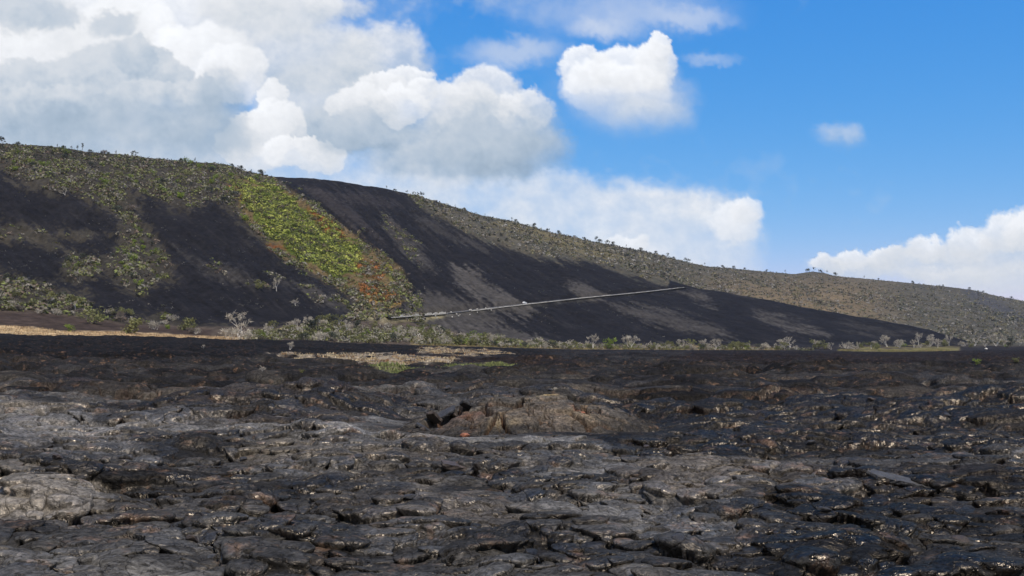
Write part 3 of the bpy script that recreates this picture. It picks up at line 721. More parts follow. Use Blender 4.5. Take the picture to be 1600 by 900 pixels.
# ================================================================== SKY: clouds on a dome far beyond the hills
def clouds():
    du = 2.0
    u = np.arange(-700, 2300 + du, du); v = np.arange(-420, 548, du)
    V, U = np.meshgrid(v, u, indexing='ij')
    wu = 26 * fbm(U / 120., V / 110., 200, 5, .55); wv = 22 * fbm(U / 120., V / 110., 201, 5, .55)
    wu2 = 11 * fbm(U / 30., V / 26., 203, 5, .62); wv2 = 16 * (billow(U / 46., V / 40., 204, 5, .6) - .45)
    Uw = U + wu + wu2 + 3.5 * fbm(U / 10., V / 9., 221, 3, .6); Vw = V + wv + wv2 + 3.5 * fbm(U / 10., V / 9., 222, 3, .6)
    A = np.zeros(U.shape); B = np.zeros(U.shape)       # cover and brightness, painted back to front
    def puff(u0, v0, a, b, soft, Uq=Uw, Vq=Vw, pw=2.0):
        d = np.sqrt(((Uq - u0) / a) ** 2 + ((Vq - v0) / b) ** 2)
        return 1 - sstep(1 - soft, 1 + soft * .6, d), d
    big = fbm(U / 260., V / 200., 210, 4, .55); fine = fbm(U / 40., V / 34., 211, 5, .6); vf = fbm(U / 14., V / 12., 212, 3, .6); bil = billow(Uw / 60., Vw / 50., 213, 5, .6)
    def over(al, br):
        nonlocal A, B
        al = np.clip(al, 0, 1)
        na = al + A * (1 - al); B = np.where(na > 1e-4, (br * al + B * A * (1 - al)) / np.maximum(na, 1e-4), B); A = na
    def cumulus(puffs, hi, lo, soft=.10, al=1.0, light=(-.35, -.95), fade=None):
        """a heap of rounded puffs; each is bright on the side of the sun and grey below"""
        for (u0, v0, a, b) in puffs:
            m, d = puff(u0, v0, a, b, soft); m = np.clip(m * (1 + .5 * soft * fine) - .06 * (1 - m) * np.abs(vf), 0, 1)
            nx = np.clip((Uw - u0) / a, -1.2, 1.2); ny = np.clip((Vw - v0) / b, -1.2, 1.2)
            lam = np.clip(.5 + .5 * (nx * light[0] + ny * light[1]) * 1.0 + .30 * fine + .16 * vf + .35 * (bil - .45), 0, 1)
            if fade is not None: m = m * (1 - sstep(fade[0], fade[1], V + 14 * fine) * .97)
            over(m * al * np.clip(1.0 - .35 * (1 - lam) * (1 + 1.2 * fine), 0, 1), lo + (hi - lo) * lam)
    # thin high veil
    veil = np.clip(sstep(1100, 300, U) * .5 + .35 * big + .15 * fine, 0, .75) * (1 - sstep(300, 560, V) * .2)
    over(np.clip(veil - .12, 0, 1) * .95, .80 + .10 * fine)
    vv = (1 - sstep(0, 1, np.hypot((Uw - 980) / 220., (Vw - 20) / 55.))) * .42; over(vv, .88 + 0 * U)
    vv = (1 - sstep(.2, 1, np.hypot((Uw - 1080) / 95., (Vw - 32) / 26.))) * .35; over(vv, .9 + 0 * U)
    vv = (1 - sstep(.2, 1, np.hypot((Uw - 935) / 70., (Vw - 42) / 26.))) * .45; over(vv, .9 + 0 * U)
    vv = (1 - sstep(.2, 1, np.hypot((Uw - 800) / 110., (Vw - 80) / 34.))) * .5; over(vv, .86 + 0 * U)
    vv = (1 - sstep(.1, 1, np.hypot((Uw - 1110) / 60., (Vw - 95) / 16.))) * .3; over(vv, .86 + 0 * U)
    # low bright bank above the right ridge
    lb = (1 - sstep(-16, 26, -(Vw - np.interp(U, [300, 560, 700, 850, 1000, 1100, 1180, 1250], [230, 250, 245, 262, 290, 300, 330, 420])))) * (1 - sstep(1130, 1215, Uw))
    lb = (1 - (1 - sstep(-18, 22, Vw - np.interp(U, [300, 560, 700, 850, 1000, 1100, 1180, 1250], [230, 250, 245, 262, 290, 298, 320, 400])))) * (1 - sstep(1150, 1205, Uw))
    over(lb * np.clip(.66 + .5 * big + .25 * fine, .2, .92), .88 + .09 * fine + .05 * big)
    cumulus([(1150, 352, 42, 36), (1170, 335, 26, 22), (975, 385, 40, 16)], 1.04, .86, .25, .8)
    # bank low on the right
    cumulus([(1566, 366, 44, 32), (1510, 378, 34, 26), (1620, 366, 56, 40), (1450, 392, 32, 22), (1390, 402, 38, 20), (1330, 404, 34, 20), (1288, 415, 32, 16)], 1.02, .74, .22, .93)
    cumulus([(1580, 400, 130, 34), (1450, 412, 110, 28), (1340, 420, 80, 20), (1620, 440, 150, 34), (1480, 432, 90, 16)], .86, .70, .5, .8)
    vv = sstep(400, 440, Vw) * sstep(1300, 1440, Uw) * .35; over(vv, .84 + .06 * fine)
    # small cloud
    cumulus([(1313, 214, 36, 22), (1300, 208, 20, 14), (1334, 210, 18, 14)], .84, .66, .9, .36)
    # heart shaped cloud
    cumulus([(985, 165, 92, 62), (1010, 195, 66, 34)], .86, .66, .5, .75, fade=(150, 225))
    cumulus([(1022, 105, 36, 42), (985, 110, 60, 42), (915, 112, 44, 38), (1030, 78, 16, 24), (960, 145, 84, 46)], 1.06, .80, .14, .96, fade=(118, 192))
    # centre right heap
    cumulus([(760, 210, 110, 60), (700, 235, 140, 50), (800, 240, 90, 40)], .66, .44, .35, .95)
    cumulus([(760, 150, 62, 52), (720, 170, 60, 40), (820, 172, 44, 36)], .98, .64, .16, .92)
    cumulus([(520, 170, 120, 80), (590, 100, 90, 60), (480, 90, 110, 60)], .92, .60, .28, .9)
    cumulus([(560, 200, 90, 46), (500, 215, 60, 40)], .64, .40, .25, .9)
    cumulus([(640, 128, 46, 28), (665, 140, 28, 20), (600, 140, 46, 26), (630, 165, 50, 32), (560, 160, 50, 26)], 1.05, .78, .10, .95)
    cumulus([(400, 225, 55, 46), (430, 160, 24, 34), (430, 205, 50, 44), (470, 245, 70, 28), (370, 230, 40, 26)], 1.06, .80, .09, .95)
    cumulus([(545, 215, 60, 30), (560, 195, 50, 26), (760, 225, 90, 34), (690, 238, 80, 24)], .68, .54, .35, .85)
    # upper left masses: brilliant behind, grey in front
    cumulus([(-200, 60, 260, 120), (120, 30, 150, 70), (300, 20, 160, 70), (430, 0, 110, 50), (200, 80, 110, 90), (310, 90, 90, 60), (40, 110, 110, 90), (360, 120, 60, 50)], 1.10, .84, .12, 1)
    cumulus([(20, 15, 90, 40), (170, 40, 40, 22), (70, 28, 60, 18)], .68, .52, .3, .85)
    cumulus([(430, 25, 90, 40), (520, 10, 60, 22), (380, 10, 70, 26)], .92, .66, .35, .8)
    cumulus([(160, 130, 90, 60), (240, 115, 46, 50), (205, 90, 40, 34), (275, 125, 34, 40), (90, 150, 90, 60), (310, 150, 40, 36), (30, 140, 80, 50), (60, 180, 140, 50), (250, 175, 100, 50), (-150, 170, 180, 90)], .78, .47, .10, .96, light=(-.1, -1))
    cumulus([(345, 160, 40, 50), (200, 205, 190, 44), (20, 215, 150, 40), (320, 215, 80, 36)], .60, .44, .5, .8)
    # soft grey-blue base of the cloud above the left hill
    vv = sstep(170, 235, Vw) * (1 - sstep(330, 420, Uw)) * .55; over(vv, .64 + .04 * fine)
    vv = np.clip(.16 + .7 * big + .25 * fine, 0, .42) * sstep(1000, 700, U) if False else np.clip(.16 + .7 * big + .25 * fine, 0, .42) * (1 - sstep(650, 950, U)); over(vv, .76 + .08 * fine)
    A[:] = np.clip(A, 0, 1)
    A *= 1 - sstep(1700, 2200, U) * .0
    bl = sstep(.5, .95, B)[..., None]
    lo = np.array([.40, .51, .64]); hi = np.array([.93, .95, .985])
    col = (lo * (1 - bl) + hi * bl) * (B[..., None] / (.55 + .4 * bl)) * .95 
    a, te = pix_dir(U, V); D = 9500.0
    X = D * np.sin(a); Y = D * np.cos(a); Z = ZC + te * D
    m, nt, b = newmat('cloud_light')
    nt.nodes.remove(b)
    at = nt.nodes.new('ShaderNodeAttribute'); at.attribute_name = 'Col'; al = nt.nodes.new('ShaderNodeAttribute'); al.attribute_name = 'Cover'
    em = nt.nodes.new('ShaderNodeEmission'); tr = nt.nodes.new('ShaderNodeBsdfTransparent'); mx = nt.nodes.new('ShaderNodeMixShader')
    nt.links.new(at.outputs['Color'], em.inputs[0]); em.inputs[1].default_value = 1.0; m.cycles.emission_sampling = 'NONE'
    nt.links.new(al.outputs['Fac'], mx.inputs[0]); nt.links.new(tr.outputs[0], mx.inputs[1]); nt.links.new(em.outputs[0], mx.inputs[2])
    nt.links.new(mx.outputs[0], nt.nodes['Material Output'].inputs[0])
    o = mesh_arrays('sky', np.stack([X, Y, Z], -1).reshape(-1, 3), grid_faces(len(v), len(u)), m, True,
                    {'Col': ('FLOAT_COLOR', col.reshape(-1, 3)), 'Cover': ('FLOAT', A.ravel())})
    tag(o, kind='structure')
    # unseen broken cloud added to whiten the ambient light, clear round the sun
    aa = np.radians(np.linspace(62, 298, 150)); el = np.radians(np.linspace(1, 78, 60)); E, Q = np.meshgrid(el, aa, indexing='ij')
    d = np.stack([np.cos(E) * np.sin(Q), np.cos(E) * np.cos(Q), np.sin(E)], -1)
    s = np.array([math.cos(rad(SUN_EL)) * math.sin(rad(SUN_AZ)), math.cos(rad(SUN_EL)) * math.cos(rad(SUN_AZ)), math.sin(rad(SUN_EL))])
    clear = sstep(math.cos(rad(26)), math.cos(rad(40)), d @ s)
    cv = np.clip(sstep(-.25, .2, fbm(Q * 5, E * 6, 400, 5) + .12) * .95, 0, 1) * clear
    br = .72 + .2 * fbm(Q * 8, E * 9, 401, 4)
    cl = np.array([1.0, .97, .93]) * br[..., None]
    o = mesh_arrays('sky', (d * D + np.array([0, 0, ZC])).reshape(-1, 3), grid_faces(60, 150), m, True, {'Col': ('FLOAT_COLOR', cl.reshape(-1, 3)), 'Cover': ('FLOAT', cv.ravel())})
    tag(o, kind='structure')
clouds()

#OBJECTS
# ================================================================== SMALL GEOMETRY BUILDERS
class MB:
    def __init__(s): s.V = []; s.F = []; s.n = 0
    def add(s, V, F):
        V = np.asarray(V, float); F = np.asarray(F, int)
        s.V.append(V); s.F.append(F + s.n); s.n += len(V)
    def build(s, name, mat, parent=None, smooth=True):
        return mesh_arrays(name, np.concatenate(s.V), np.concatenate(s.F), mat, smooth, None, parent)
def tube(mb, pts, rads, n=5):
    pts = np.asarray(pts, float); k = len(pts)
    V = []
    for i in range(k):
        d = pts[min(i + 1, k - 1)] - pts[max(i - 1, 0)]; d /= np.linalg.norm(d) + 1e-9
        a = np.cross(d, [0.31, 0.9, 0.2]); a /= np.linalg.norm(a) + 1e-9; b = np.cross(d, a)
        for q in range(n):
            t = 2 * math.pi * q / n; V.append(pts[i] + rads[i] * (math.cos(t) * a + math.sin(t) * b))
    F = [(i * n + q, i * n + (q + 1) % n, (i + 1) * n + (q + 1) % n, (i + 1) * n + q) for i in range(k - 1) for q in range(n)]
    mb.add(V, F)
def boxm(mb, c, s, rz=0.0, taper=(1, 1)):
    V = []
    for z in (-1, 1):
        t = taper if z > 0 else (1, 1)
        for x, y in ((-1, -1), (1, -1), (1, 1), (-1, 1)):
            px, py = x * s[0] / 2 * t[0], y * s[1] / 2 * t[1]
            V.append((c[0] + px * math.cos(rz) - py * math.sin(rz), c[1] + px * math.sin(rz) + py * math.cos(rz), c[2] + z * s[2] / 2))
    mb.add(V, [(0, 3, 2, 1), (4, 5, 6, 7), (0, 1, 5, 4), (1, 2, 6, 5), (2, 3, 7, 6), (3, 0, 4, 7)])
def leaves(cent, rad_, K, size, rng, flat=.7, up=.35):
    """K leaf-clump quads in each of the given balls -> V, F, owner index"""
    n = len(cent); c = np.repeat(np.asarray(cent, float), K, 0); r = np.repeat(np.asarray(rad_, float), K)
    d = rng.normal(size=(n * K, 3)); d /= np.linalg.norm(d, axis=1)[:, None]
    p = c + d * (r * rng.uniform(.35, 1, n * K) ** .6)[:, None] * np.array([1, 1, flat])
    nm = d + rng.normal(size=d.shape) * .55 + np.array([0, 0, up]); nm /= np.linalg.norm(nm, axis=1)[:, None]
    a = np.cross(nm, rng.normal(size=d.shape)); a /= np.linalg.norm(a, axis=1)[:, None] + 1e-9; b = np.cross(nm, a)
    sz = (np.repeat(np.broadcast_to(size, n), K) * rng.uniform(.55, 1.3, n * K))[:, None]
    a = a * sz; b = b * sz * rng.uniform(.45, 1, (n * K, 1))
    V = np.stack([p - a - b * .3, p + b * -1.0, p + a + b * .2, p + b], 1).reshape(-1, 3)
    F = np.arange(len(V)).reshape(-1, 4)
    return V, F, np.repeat(np.arange(n), K * 4)
def twigs(tips, L, wd, K, rng, up=.4):
    V = []; 
    for t in tips:
        for k in range(K):
            d = rng.normal(size=3) + np.array([0, 0, up]); d /= np.linalg.norm(d); l = L * rng.uniform(.5, 1.2)
            s = np.cross(d, rng.normal(size=3)); s /= np.linalg.norm(s); s *= wd * .5
            p = np.asarray(t) + rng.normal(size=3) * L * .12
            V += [p - s, p + s, p + d * l + s * .4, p + d * l - s * .4]
    return np.array(V), np.arange(len(V)).reshape(-1, 4)

M_BARKP = plain_mat('bleached_bark', (.55, .51, .45), .85, 0, 3, .25)
M_BARKD = plain_mat('dark_bark', (.12, .10, .085), .9, 0, 3, .25)
M_TWIG = leaf_mat('bleached_twigs', (.40, .36, .29), .3, .1)
M_TWIGD = leaf_mat('brown_twigs', (.17, .14, .115), .4, .1)
M_OLIVE = leaf_mat('olive_leaves', (.17, .17, .065), .6, .25)
M_GREEN = leaf_mat('green_leaves', (.17, .22, .04), .5, .3)
M_BRIGHT = leaf_mat('bright_green_leaves', (.21, .27, .035), .4, .35)
M_YEL = leaf_mat('yellow_green_leaves', (.40, .38, .06), .2, .3)
M_DARKL = leaf_mat('dark_leaves', (.065, .072, .05), .5, .2)
M_RUST = leaf_mat('rust_leaves', (.26, .10, .035), .4, .25)

def limbs(mb, rng, base, d, L, r, depth, tips, gnarl=.35, up=.25, split=(2, 3)):
    pts = [np.array(base, float)]; rr = [r]; d = np.array(d, float)
    for i in range(3):
        d = d + rng.normal(size=3) * gnarl * .5 + np.array([0, 0, up * .3]); d /= np.linalg.norm(d)
        pts.append(pts[-1] + d * L / 3); rr.append(r * (1 - .16 * (i + 1)))
    tube(mb, pts, rr, 5 if depth > 1 else 4)
    if depth <= 0: tips.append(pts[-1]); tips.append(pts[-2]); return
    for k in range(rng.randint(split[0], split[1] + 1)):
        dd = d + rng.normal(size=3) * .65 + np.array([0, 0, up]); dd /= np.linalg.norm(dd)
        limbs(mb, rng, pts[-1] if k else pts[-2], dd, L * rng.uniform(.6, .8), rr[-1] * .75, depth - 1, tips, gnarl, up, split)
def make_tree(seed, kind, H_, crown_mat, bark):
    """parts hang from an Empty at the foot"""
    rng = np.random.RandomState(seed); t = MB(); tips = []
    if kind == 'bare':
        for s in range(rng.randint(1, 4)):
            d = np.array([rng.normal() * .35, rng.normal() * .35, 1.]); limbs(t, rng, (rng.normal() * .25, rng.normal() * .25, -.3), d, H_ * .42, H_ * .028, 3, tips, .4, .3)
        V, F = twigs(tips, H_ * .13, H_ * .018, 6, rng)
    elif kind == 'leafy':
        for s in range(rng.randint(1, 3)):
            d = np.array([rng.normal() * .25, rng.normal() * .25, 1.]); limbs(t, rng, (rng.normal() * .15, 0, -.3), d, H_ * .42, H_ * .026, 3, tips, .4, .25)
        V, F, _ = leaves(tips, [H_ * .085] * len(tips), 9, H_ * .035, rng)
    elif kind == 'thin':
        limbs(t, rng, (0, 0, -.4), (0, 0, 1), H_ * .62, H_ * .022, 1, tips, .15, .9); limbs(t, rng, (0, 0, H_ * .3), (.4, .1, .9), H_ * .3, H_ * .015, 1, tips, .3, .6)
        V, F, _ = leaves(tips, [H_ * .10] * len(tips), 12, H_ * .04, rng)
    elif kind == 'bush':
        for s in range(5):
            d = np.array([rng.normal() * .7, rng.normal() * .7, .9]); limbs(t, rng, (0, 0, -.3), d, H_ * .42, H_ * .025, 1, tips, .4, .25)
        c = [(rng.normal() * H_ * .2, rng.normal() * H_ * .2, H_ * rng.uniform(.12, .8)) for _ in range(14)]
        V, F, _ = leaves(c, [H_ * rng.uniform(.15, .26) for _ in c], 28, H_ * .055, rng, .95)
    elif kind == 'twiggy':
        for s in range(8):
            d = np.array([rng.normal() * .8, rng.normal() * .8, .9]); limbs(t, rng, (rng.normal() * .3, rng.normal() * .3, -.3), d, H_ * .42, H_ * .02, 1, tips, .4, .35)
        V, F = twigs(tips, H_ * .24, H_ * .03, 7, rng)
    root = bpy.data.objects.new({'bare': 'bare_tree', 'leafy': 'leafy_tree', 'thin': 'narrow_tree', 'bush': 'bush', 'twiggy': 'leafless_shrub'}[kind], None)
    COL.objects.link(root)
    t.build('trunk' if kind in ('bare', 'leafy', 'thin') else 'stems', bark, root)
    m = MB(); m.add(V, F); m.build('crown', crown_mat, root, False)
    return root
PROTO = {}
def proto(kind, mat, bark, H0_, n=3):
    key = (kind, mat.name)
    PROTO[key] = [[make_tree(hash_(key, i), kind, H0_, mat, bark), False, H0_] for i in range(n)]
def hash_(key, i): return (sum(ord(c) * (k + 3) for k, c in enumerate(key[0] + key[1])) + i * 101) % 99991
proto('bare', M_TWIG, M_BARKP, 8, 5); proto('leafy', M_OLIVE, M_BARKP, 8, 4); proto('leafy', M_DARKL, M_BARKD, 8, 3); proto('thin', M_DARKL, M_BARKD, 8, 3)
proto('bush', M_OLIVE, M_BARKD, 4, 4); proto('bush', M_GREEN, M_BARKD, 4, 3); proto('bush', M_BRIGHT, M_BARKD, 4, 2); proto('bush', M_DARKL, M_BARKD, 4, 2)
proto('bush', M_RUST, M_BARKD, 4, 2); proto('bush', M_YEL, M_BARKD, 4, 1); proto('twiggy', M_TWIG, M_BARKP, 4, 4); proto('twiggy', M_TWIGD, M_BARKD, 4, 3)
prg = np.random.RandomState(21)
def plant(kind, mat, loc, height, label, group=None, wide=1.0):
    L = PROTO[(kind, mat.name)]; e = L[prg.randint(len(L))]
    root = e[0]
    if e[1]:
        r = root.copy(); COL.objects.link(r)
        for ch in root.children:
            c = ch.copy(); COL.objects.link(c); c.parent = r
        root = r
    e[1] = True
    s = height / e[2]; root.scale = (s * wide, s * wide, s); root.rotation_euler = (0, 0, prg.uniform(0, 6.28)); root.location = loc
    tag(root, label, {'bush': 'bush', 'twiggy': 'shrub'}.get(kind, 'tree'), group)
    if not group and 'group' in root: del root['group']
    return root
def drop(u, v):
    """where on the slope a sight line lands; on the foot of the slope if it passes below"""
    h = hill_hit(u, v)
    a, te = pix_dir(u, v); a = float(a); re0 = float(np.interp(a, az_h, re_))
    if h is None or math.hypot(h[0], h[1]) < re0 + 4:
        r = re0 + 6 + prg.uniform(0, 10); x, y = r * math.sin(a), r * math.cos(a); return x, y, hill_z(x, y)
    return h
def px2m(loc, px): return px / FP * math.hypot(loc[0], loc[1])
ORD = ['first', 'second', 'third', 'fourth', 'fifth', 'sixth', 'seventh', 'eighth', 'ninth', 'tenth', 'eleventh', 'twelfth', 'thirteenth', 'fourteenth', 'fifteenth',
       'sixteenth', 'seventeenth', 'eighteenth', 'nineteenth', 'twentieth']

# ---- single plants one can point at
solo = [
 (80, 470 + 8, 22, 'leafy', M_OLIVE, 'brownish tree above the red apron at far left, beside a second similar tree'),
 (118, 484, 24, 'leafy', M_OLIVE, 'pale trunked tree with dark round crown above the reddish left apron'),
 (147, 506, 26, 'bush', M_OLIVE, 'grey green bush on red soil just above the tan grass strip'),
 (109, 518, 12, 'bush', M_GREEN, 'low green bush standing in the middle of the tan grass strip'),
 (205, 522, 30, 'bush', M_OLIVE, 'wide olive bush at the right end of the tan grass strip'),
 (240, 515, 20, 'twiggy', M_TWIG, 'pale leafless shrub between two olive bushes at the left foot'),
 (262, 514, 9, 'bush', M_BRIGHT, 'small bright green bush at the left foot of the slope'),
 (290, 516, 24, 'bush', M_OLIVE, 'broad olive bush with grey twigs left of the tall bleached tree'),
 (373, 528, 42, 'bare', M_TWIG, 'tallest bleached bare tree, left part of the tree row'),
 (360, 532, 26, 'twiggy', M_TWIG, 'wide pale twiggy shrub at the foot of the tallest bare tree'),
 (382, 532, 24, 'twiggy', M_TWIG, 'pale twiggy shrub just right of the tallest bare tree'),
 (420, 521, 18, 'twiggy', M_TWIG, 'spiky pale shrub left of the diagonal dirt track'),
 (487, 521, 25, 'bush', M_DARKL, 'round dark green bush at the upper end of the dirt track'),
 (432, 455, 20, 'bare', M_TWIG, 'single bleached bare tree standing on the dark cinder slope'),
 (405, 452, 16, 'bush', M_OLIVE, 'olive bush on dark cinder left of a lone bleached tree'),
 (462, 478, 13, 'bare', M_TWIG, 'small crooked bare tree low on the dark cinder slope'),
 (608, 424, 13, 'bush', M_YEL, 'yellow green round bush above the orange fern patch'),
 (482, 407, 12, 'bare', M_TWIG, 'white trunk standing at the lower edge of the bright green thicket'),
 (102, 305, 14, 'bare', M_TWIG, 'white leaning trunk above the uppermost left cinder patch'),
 (318, 545, 6, 'bare', M_TWIG, 'tiny white stump on the black lava at left'),
 (453, 547, 13, 'bare', M_TWIG, 'slim pale dead tree alone on the black flow'),
 (409, 580, 11, 'bare', M_TWIG, 'small dead sapling in front of the left dry grass patch'),
 (472, 583, 9, 'bush', M_OLIVE, 'low green shrub on black lava below the left grass patch'),
 (866, 611, 11, 'twiggy', M_TWIG, 'thin dry shrub on lava behind the cracked mound'),
 (1527, 569, 9, 'bush', M_GREEN, 'small green shrub on dark lava at far right'),
 (1587, 566, 9, 'bush', M_OLIVE, 'small shrub at the right edge of the lava plain'),
]
for (u, v, hpx, kind, mat, lab) in solo:
    onp = v > 541 and u not in ()
    if onp:
        loc = plain_hit(u, v) or drop(u, v)
    else: loc = drop(u, v)
    plant(kind, mat, (loc[0], loc[1], loc[2] - .1), px2m(loc, hpx), lab, None, 1.15 if kind == 'bush' else 1.0)
# ---- right part of the row at the foot of the spur
rowR = [(905, 14, 'leafy', M_OLIVE), (926, 26, 'bare', M_TWIG), (952, 22, 'bush', M_GREEN), (984, 26, 'bare', M_TWIG), (1000, 14, 'twiggy', M_TWIG), (1020, 15, 'bare', M_TWIG), (1048, 15, 'leafy', M_OLIVE),
        (1063, 17, 'bare', M_TWIG), (1080, 20, 'leafy', M_OLIVE), (1098, 18, 'bare', M_TWIG), (1120, 18, 'bare', M_TWIG), (1140, 10, 'bush', M_OLIVE), (1166, 17, 'bush', M_OLIVE), (1194, 15, 'twiggy', M_TWIG),
        (1221, 19, 'bare', M_TWIGD if False else M_TWIG), (1235, 22, 'bare', M_TWIG), (1243, 9, 'twiggy', M_TWIG), (1277, 19, 'bush', M_OLIVE), (1293, 12, 'twiggy', M_TWIGD), (1324, 18, 'twiggy', M_TWIG), (1347, 9, 'bush', M_OLIVE),
        (1366, 12, 'bare', M_TWIG), (1386, 20, 'bare', M_TWIG), (1405, 13, 'twiggy', M_TWIG), (1435, 21, 'bare', M_TWIG), (1452, 20, 'bare', M_TWIG), (1483, 18, 'bare', M_TWIG), (1505, 12, 'twiggy', M_TWIG), (1522, 17, 'bare', M_TWIG),
        (1556, 22, 'bare', M_TWIG), (1572, 14, 'twiggy', M_TWIG), (1593, 15, 'bare', M_TWIG)]
for i, (u, hpx, kind, mat) in enumerate(rowR):
    loc = drop(u, np.interp(u, [900, 1300, 1420, 1600], [545, 546, 541, 541]) + prg.uniform(-1.5, .5))
    what = {'bare': 'bleached bare tree', 'leafy': 'sparse olive leaved tree', 'bush': 'rounded green bush', 'twiggy': 'pale leafless shrub'}[kind]
    if i < 16: lab = '%s below the dark spur, %s from the dense belt' % (what, ORD[i])
    else: lab = '%s in the sparse right row, %s from the edge' % (what, ORD[len(rowR) - 1 - i])
    plant(kind, mat, loc, px2m(loc, hpx * .85), lab, 'trees and bushes in a row at the foot of the slope', 1.1)
# ---- the dense part of the row, many look-alikes
for i in range(300):
    u = prg.uniform(395, 905) if i < 165 else prg.uniform(700, 1240) if i < 275 else prg.uniform(1260, 1610)
    ve = np.interp(u, [395, 470, 560, 640, 700, 800, 900, 1100, 1300, 1450, 1600], [531, 534, 537, 539, 541, 545, 546, 547, 547, 544, 543])
    hi = np.interp(u, [395, 440, 520, 620, 700, 780, 900, 1100, 1400, 1600], [12, 17, 34, 30, 20, 10, 6, 3, 5, 5])
    v = ve - prg.uniform(0, 1) ** 1.3 * hi
    q = prg.uniform(); 
    if q < .26: kind, mat, hp, lab = 'twiggy', M_TWIG, prg.uniform(6, 13), 'pale leafless shrub in the dense belt below the grey slope'
    elif q < .42: kind, mat, hp, lab = 'bare', M_TWIG, prg.uniform(11, 19), 'bleached bare tree among others in the dense belt below the grey slope'
    elif q < .72: kind, mat, hp, lab = 'bush', M_OLIVE, prg.uniform(8, 16), 'olive bush in the dense belt below the grey slope'
    elif q < .84: kind, mat, hp, lab = 'bush', M_GREEN, prg.uniform(7, 13), 'green bush in the dense belt below the grey slope'
    elif q < .92: kind, mat, hp, lab = 'leafy', M_OLIVE, prg.uniform(13, 20), 'sparse leaved tree in the dense belt below the grey slope'
    else: kind, mat, hp, lab = 'bush', M_DARKL, prg.uniform(9, 16), 'dark green bush in the dense belt below the grey slope'
    if u > 790: hp *= .72
    if u > 905: lab = lab.replace('in the dense belt below the grey slope', 'in the thin row below the dark spur')
    loc = drop(u, v)
    plant(kind, mat, loc, px2m(loc, hp), lab, 'plants crowded in the belt below the grey slope' if u <= 905 else 'small plants in the thin row below the spur', 1.15)
# left apron
for i in range(34):
    u = prg.uniform(-20, 340); v = np.interp(u, [0, 120, 220, 340], [478, 492, 505, 520]) + prg.uniform(-12, 7)
    q = prg.uniform(); kind, mat, lab = (('twiggy', M_TWIG, 'pale leafless shrub on the low left apron'), ('bush', M_OLIVE, 'olive bush on the low left apron'), ('twiggy', M_TWIGD, 'brown twiggy shrub on the low left apron'))[int(q * 3)]
    loc = drop(u, v); plant(kind, mat, loc, px2m(loc, prg.uniform(7, 14)), lab, 'shrubs on the low left apron', 1.2)
# ---- skyline
skyL = [(4, 17, 'leafy'), (25, 9, 'bush'), (78, 6, 'bush'), (88, 9, 'thin'), (97, 9, 'bush'), (110, 9, 'thin'), (119, 11, 'thin'), (127, 17, 'thin'), (140, 8, 'bush'), (157, 5, 'bush'), (168, 7, 'bush'), (180, 9, 'thin'),
        (205, 7, 'thin'), (210, 13, 'leafy'), (281, 8, 'bush'), (304, 10, 'thin'), (362, 8, 'bush'), (376, 11, 'bush'), (392, 8, 'thin'), (604, 8, 'thin'), (617, 6, 'bush'), (636, 7, 'leafy'), (647, 9, 'leafy'), (660, 14, 'leafy')]
skyR = [(701, 5, 'thin'), (711, 6, 'thin'), (758, 6, 'thin'), (800, 9, 'thin'), (806, 8, 'bush'), (834, 10, 'bush'), (855, 8, 'bush'), (873, 10, 'bush'), (897, 6, 'bush'), (913, 8, 'bush'), (931, 12, 'leafy'), (937, 9, 'bush'), (951, 11, 'leafy'), (957, 10, 'bush'),
        (978, 7, 'thin'), (1001, 7, 'bush'), (1024, 8, 'bush'), (1040, 9, 'leafy'), (1052, 6, 'bush'), (1068, 9, 'leafy')]
skyF = [(1077, 9, 'leafy'), (1100, 7, 'thin'), (1128, 7, 'bush'), (1145, 7, 'bush'), (1162, 5, 'bush'), (1196, 5, 'bush'), (1225, 7, 'thin'), (1260, 8, 'bush'), (1270, 9, 'leafy'), (1280, 7, 'bush'), (1290, 7, 'thin'), (1303, 8, 'bush'), (1348, 6, 'thin'),
        (1370, 4, 'bush'), (1423, 6, 'bush'), (1470, 4, 'bush'), (1511, 5, 'bush'), (1532, 4, 'bush'), (1576, 5, 'bush')]
def sky_plants(lst, text):
    for i, (u, hpx, kind) in enumerate(lst):
        a, _ = pix_dir(u, 300); a = float(a); r = float(np.interp(a, az_h, r4)) - 6
        x, y = r * math.sin(a), r * math.cos(a)
        o = ORD[i] if i < 20 else ORD[i - len(lst)]
        what = {'thin': 'dark narrow tree', 'leafy': 'dark spreading tree', 'bush': 'dark round bush'}[kind]
        if i < 20: lab = '%s on the %s, %s from its left end' % (what, text, ORD[i])
        else: lab = '%s on the %s, %s from its right end' % (what, text, ORD[len(lst) - 1 - i])
        plant(kind, M_DARKL, (x, y, hill_z(x, y) - .4), hpx / FP * r * .85, lab, 'plants standing on the skyline', 1.1 if kind == 'bush' else 1.0)
sky_plants(skyL, 'left skyline'); sky_plants(skyR, 'middle skyline'); sky_plants(skyF, 'far right skyline')

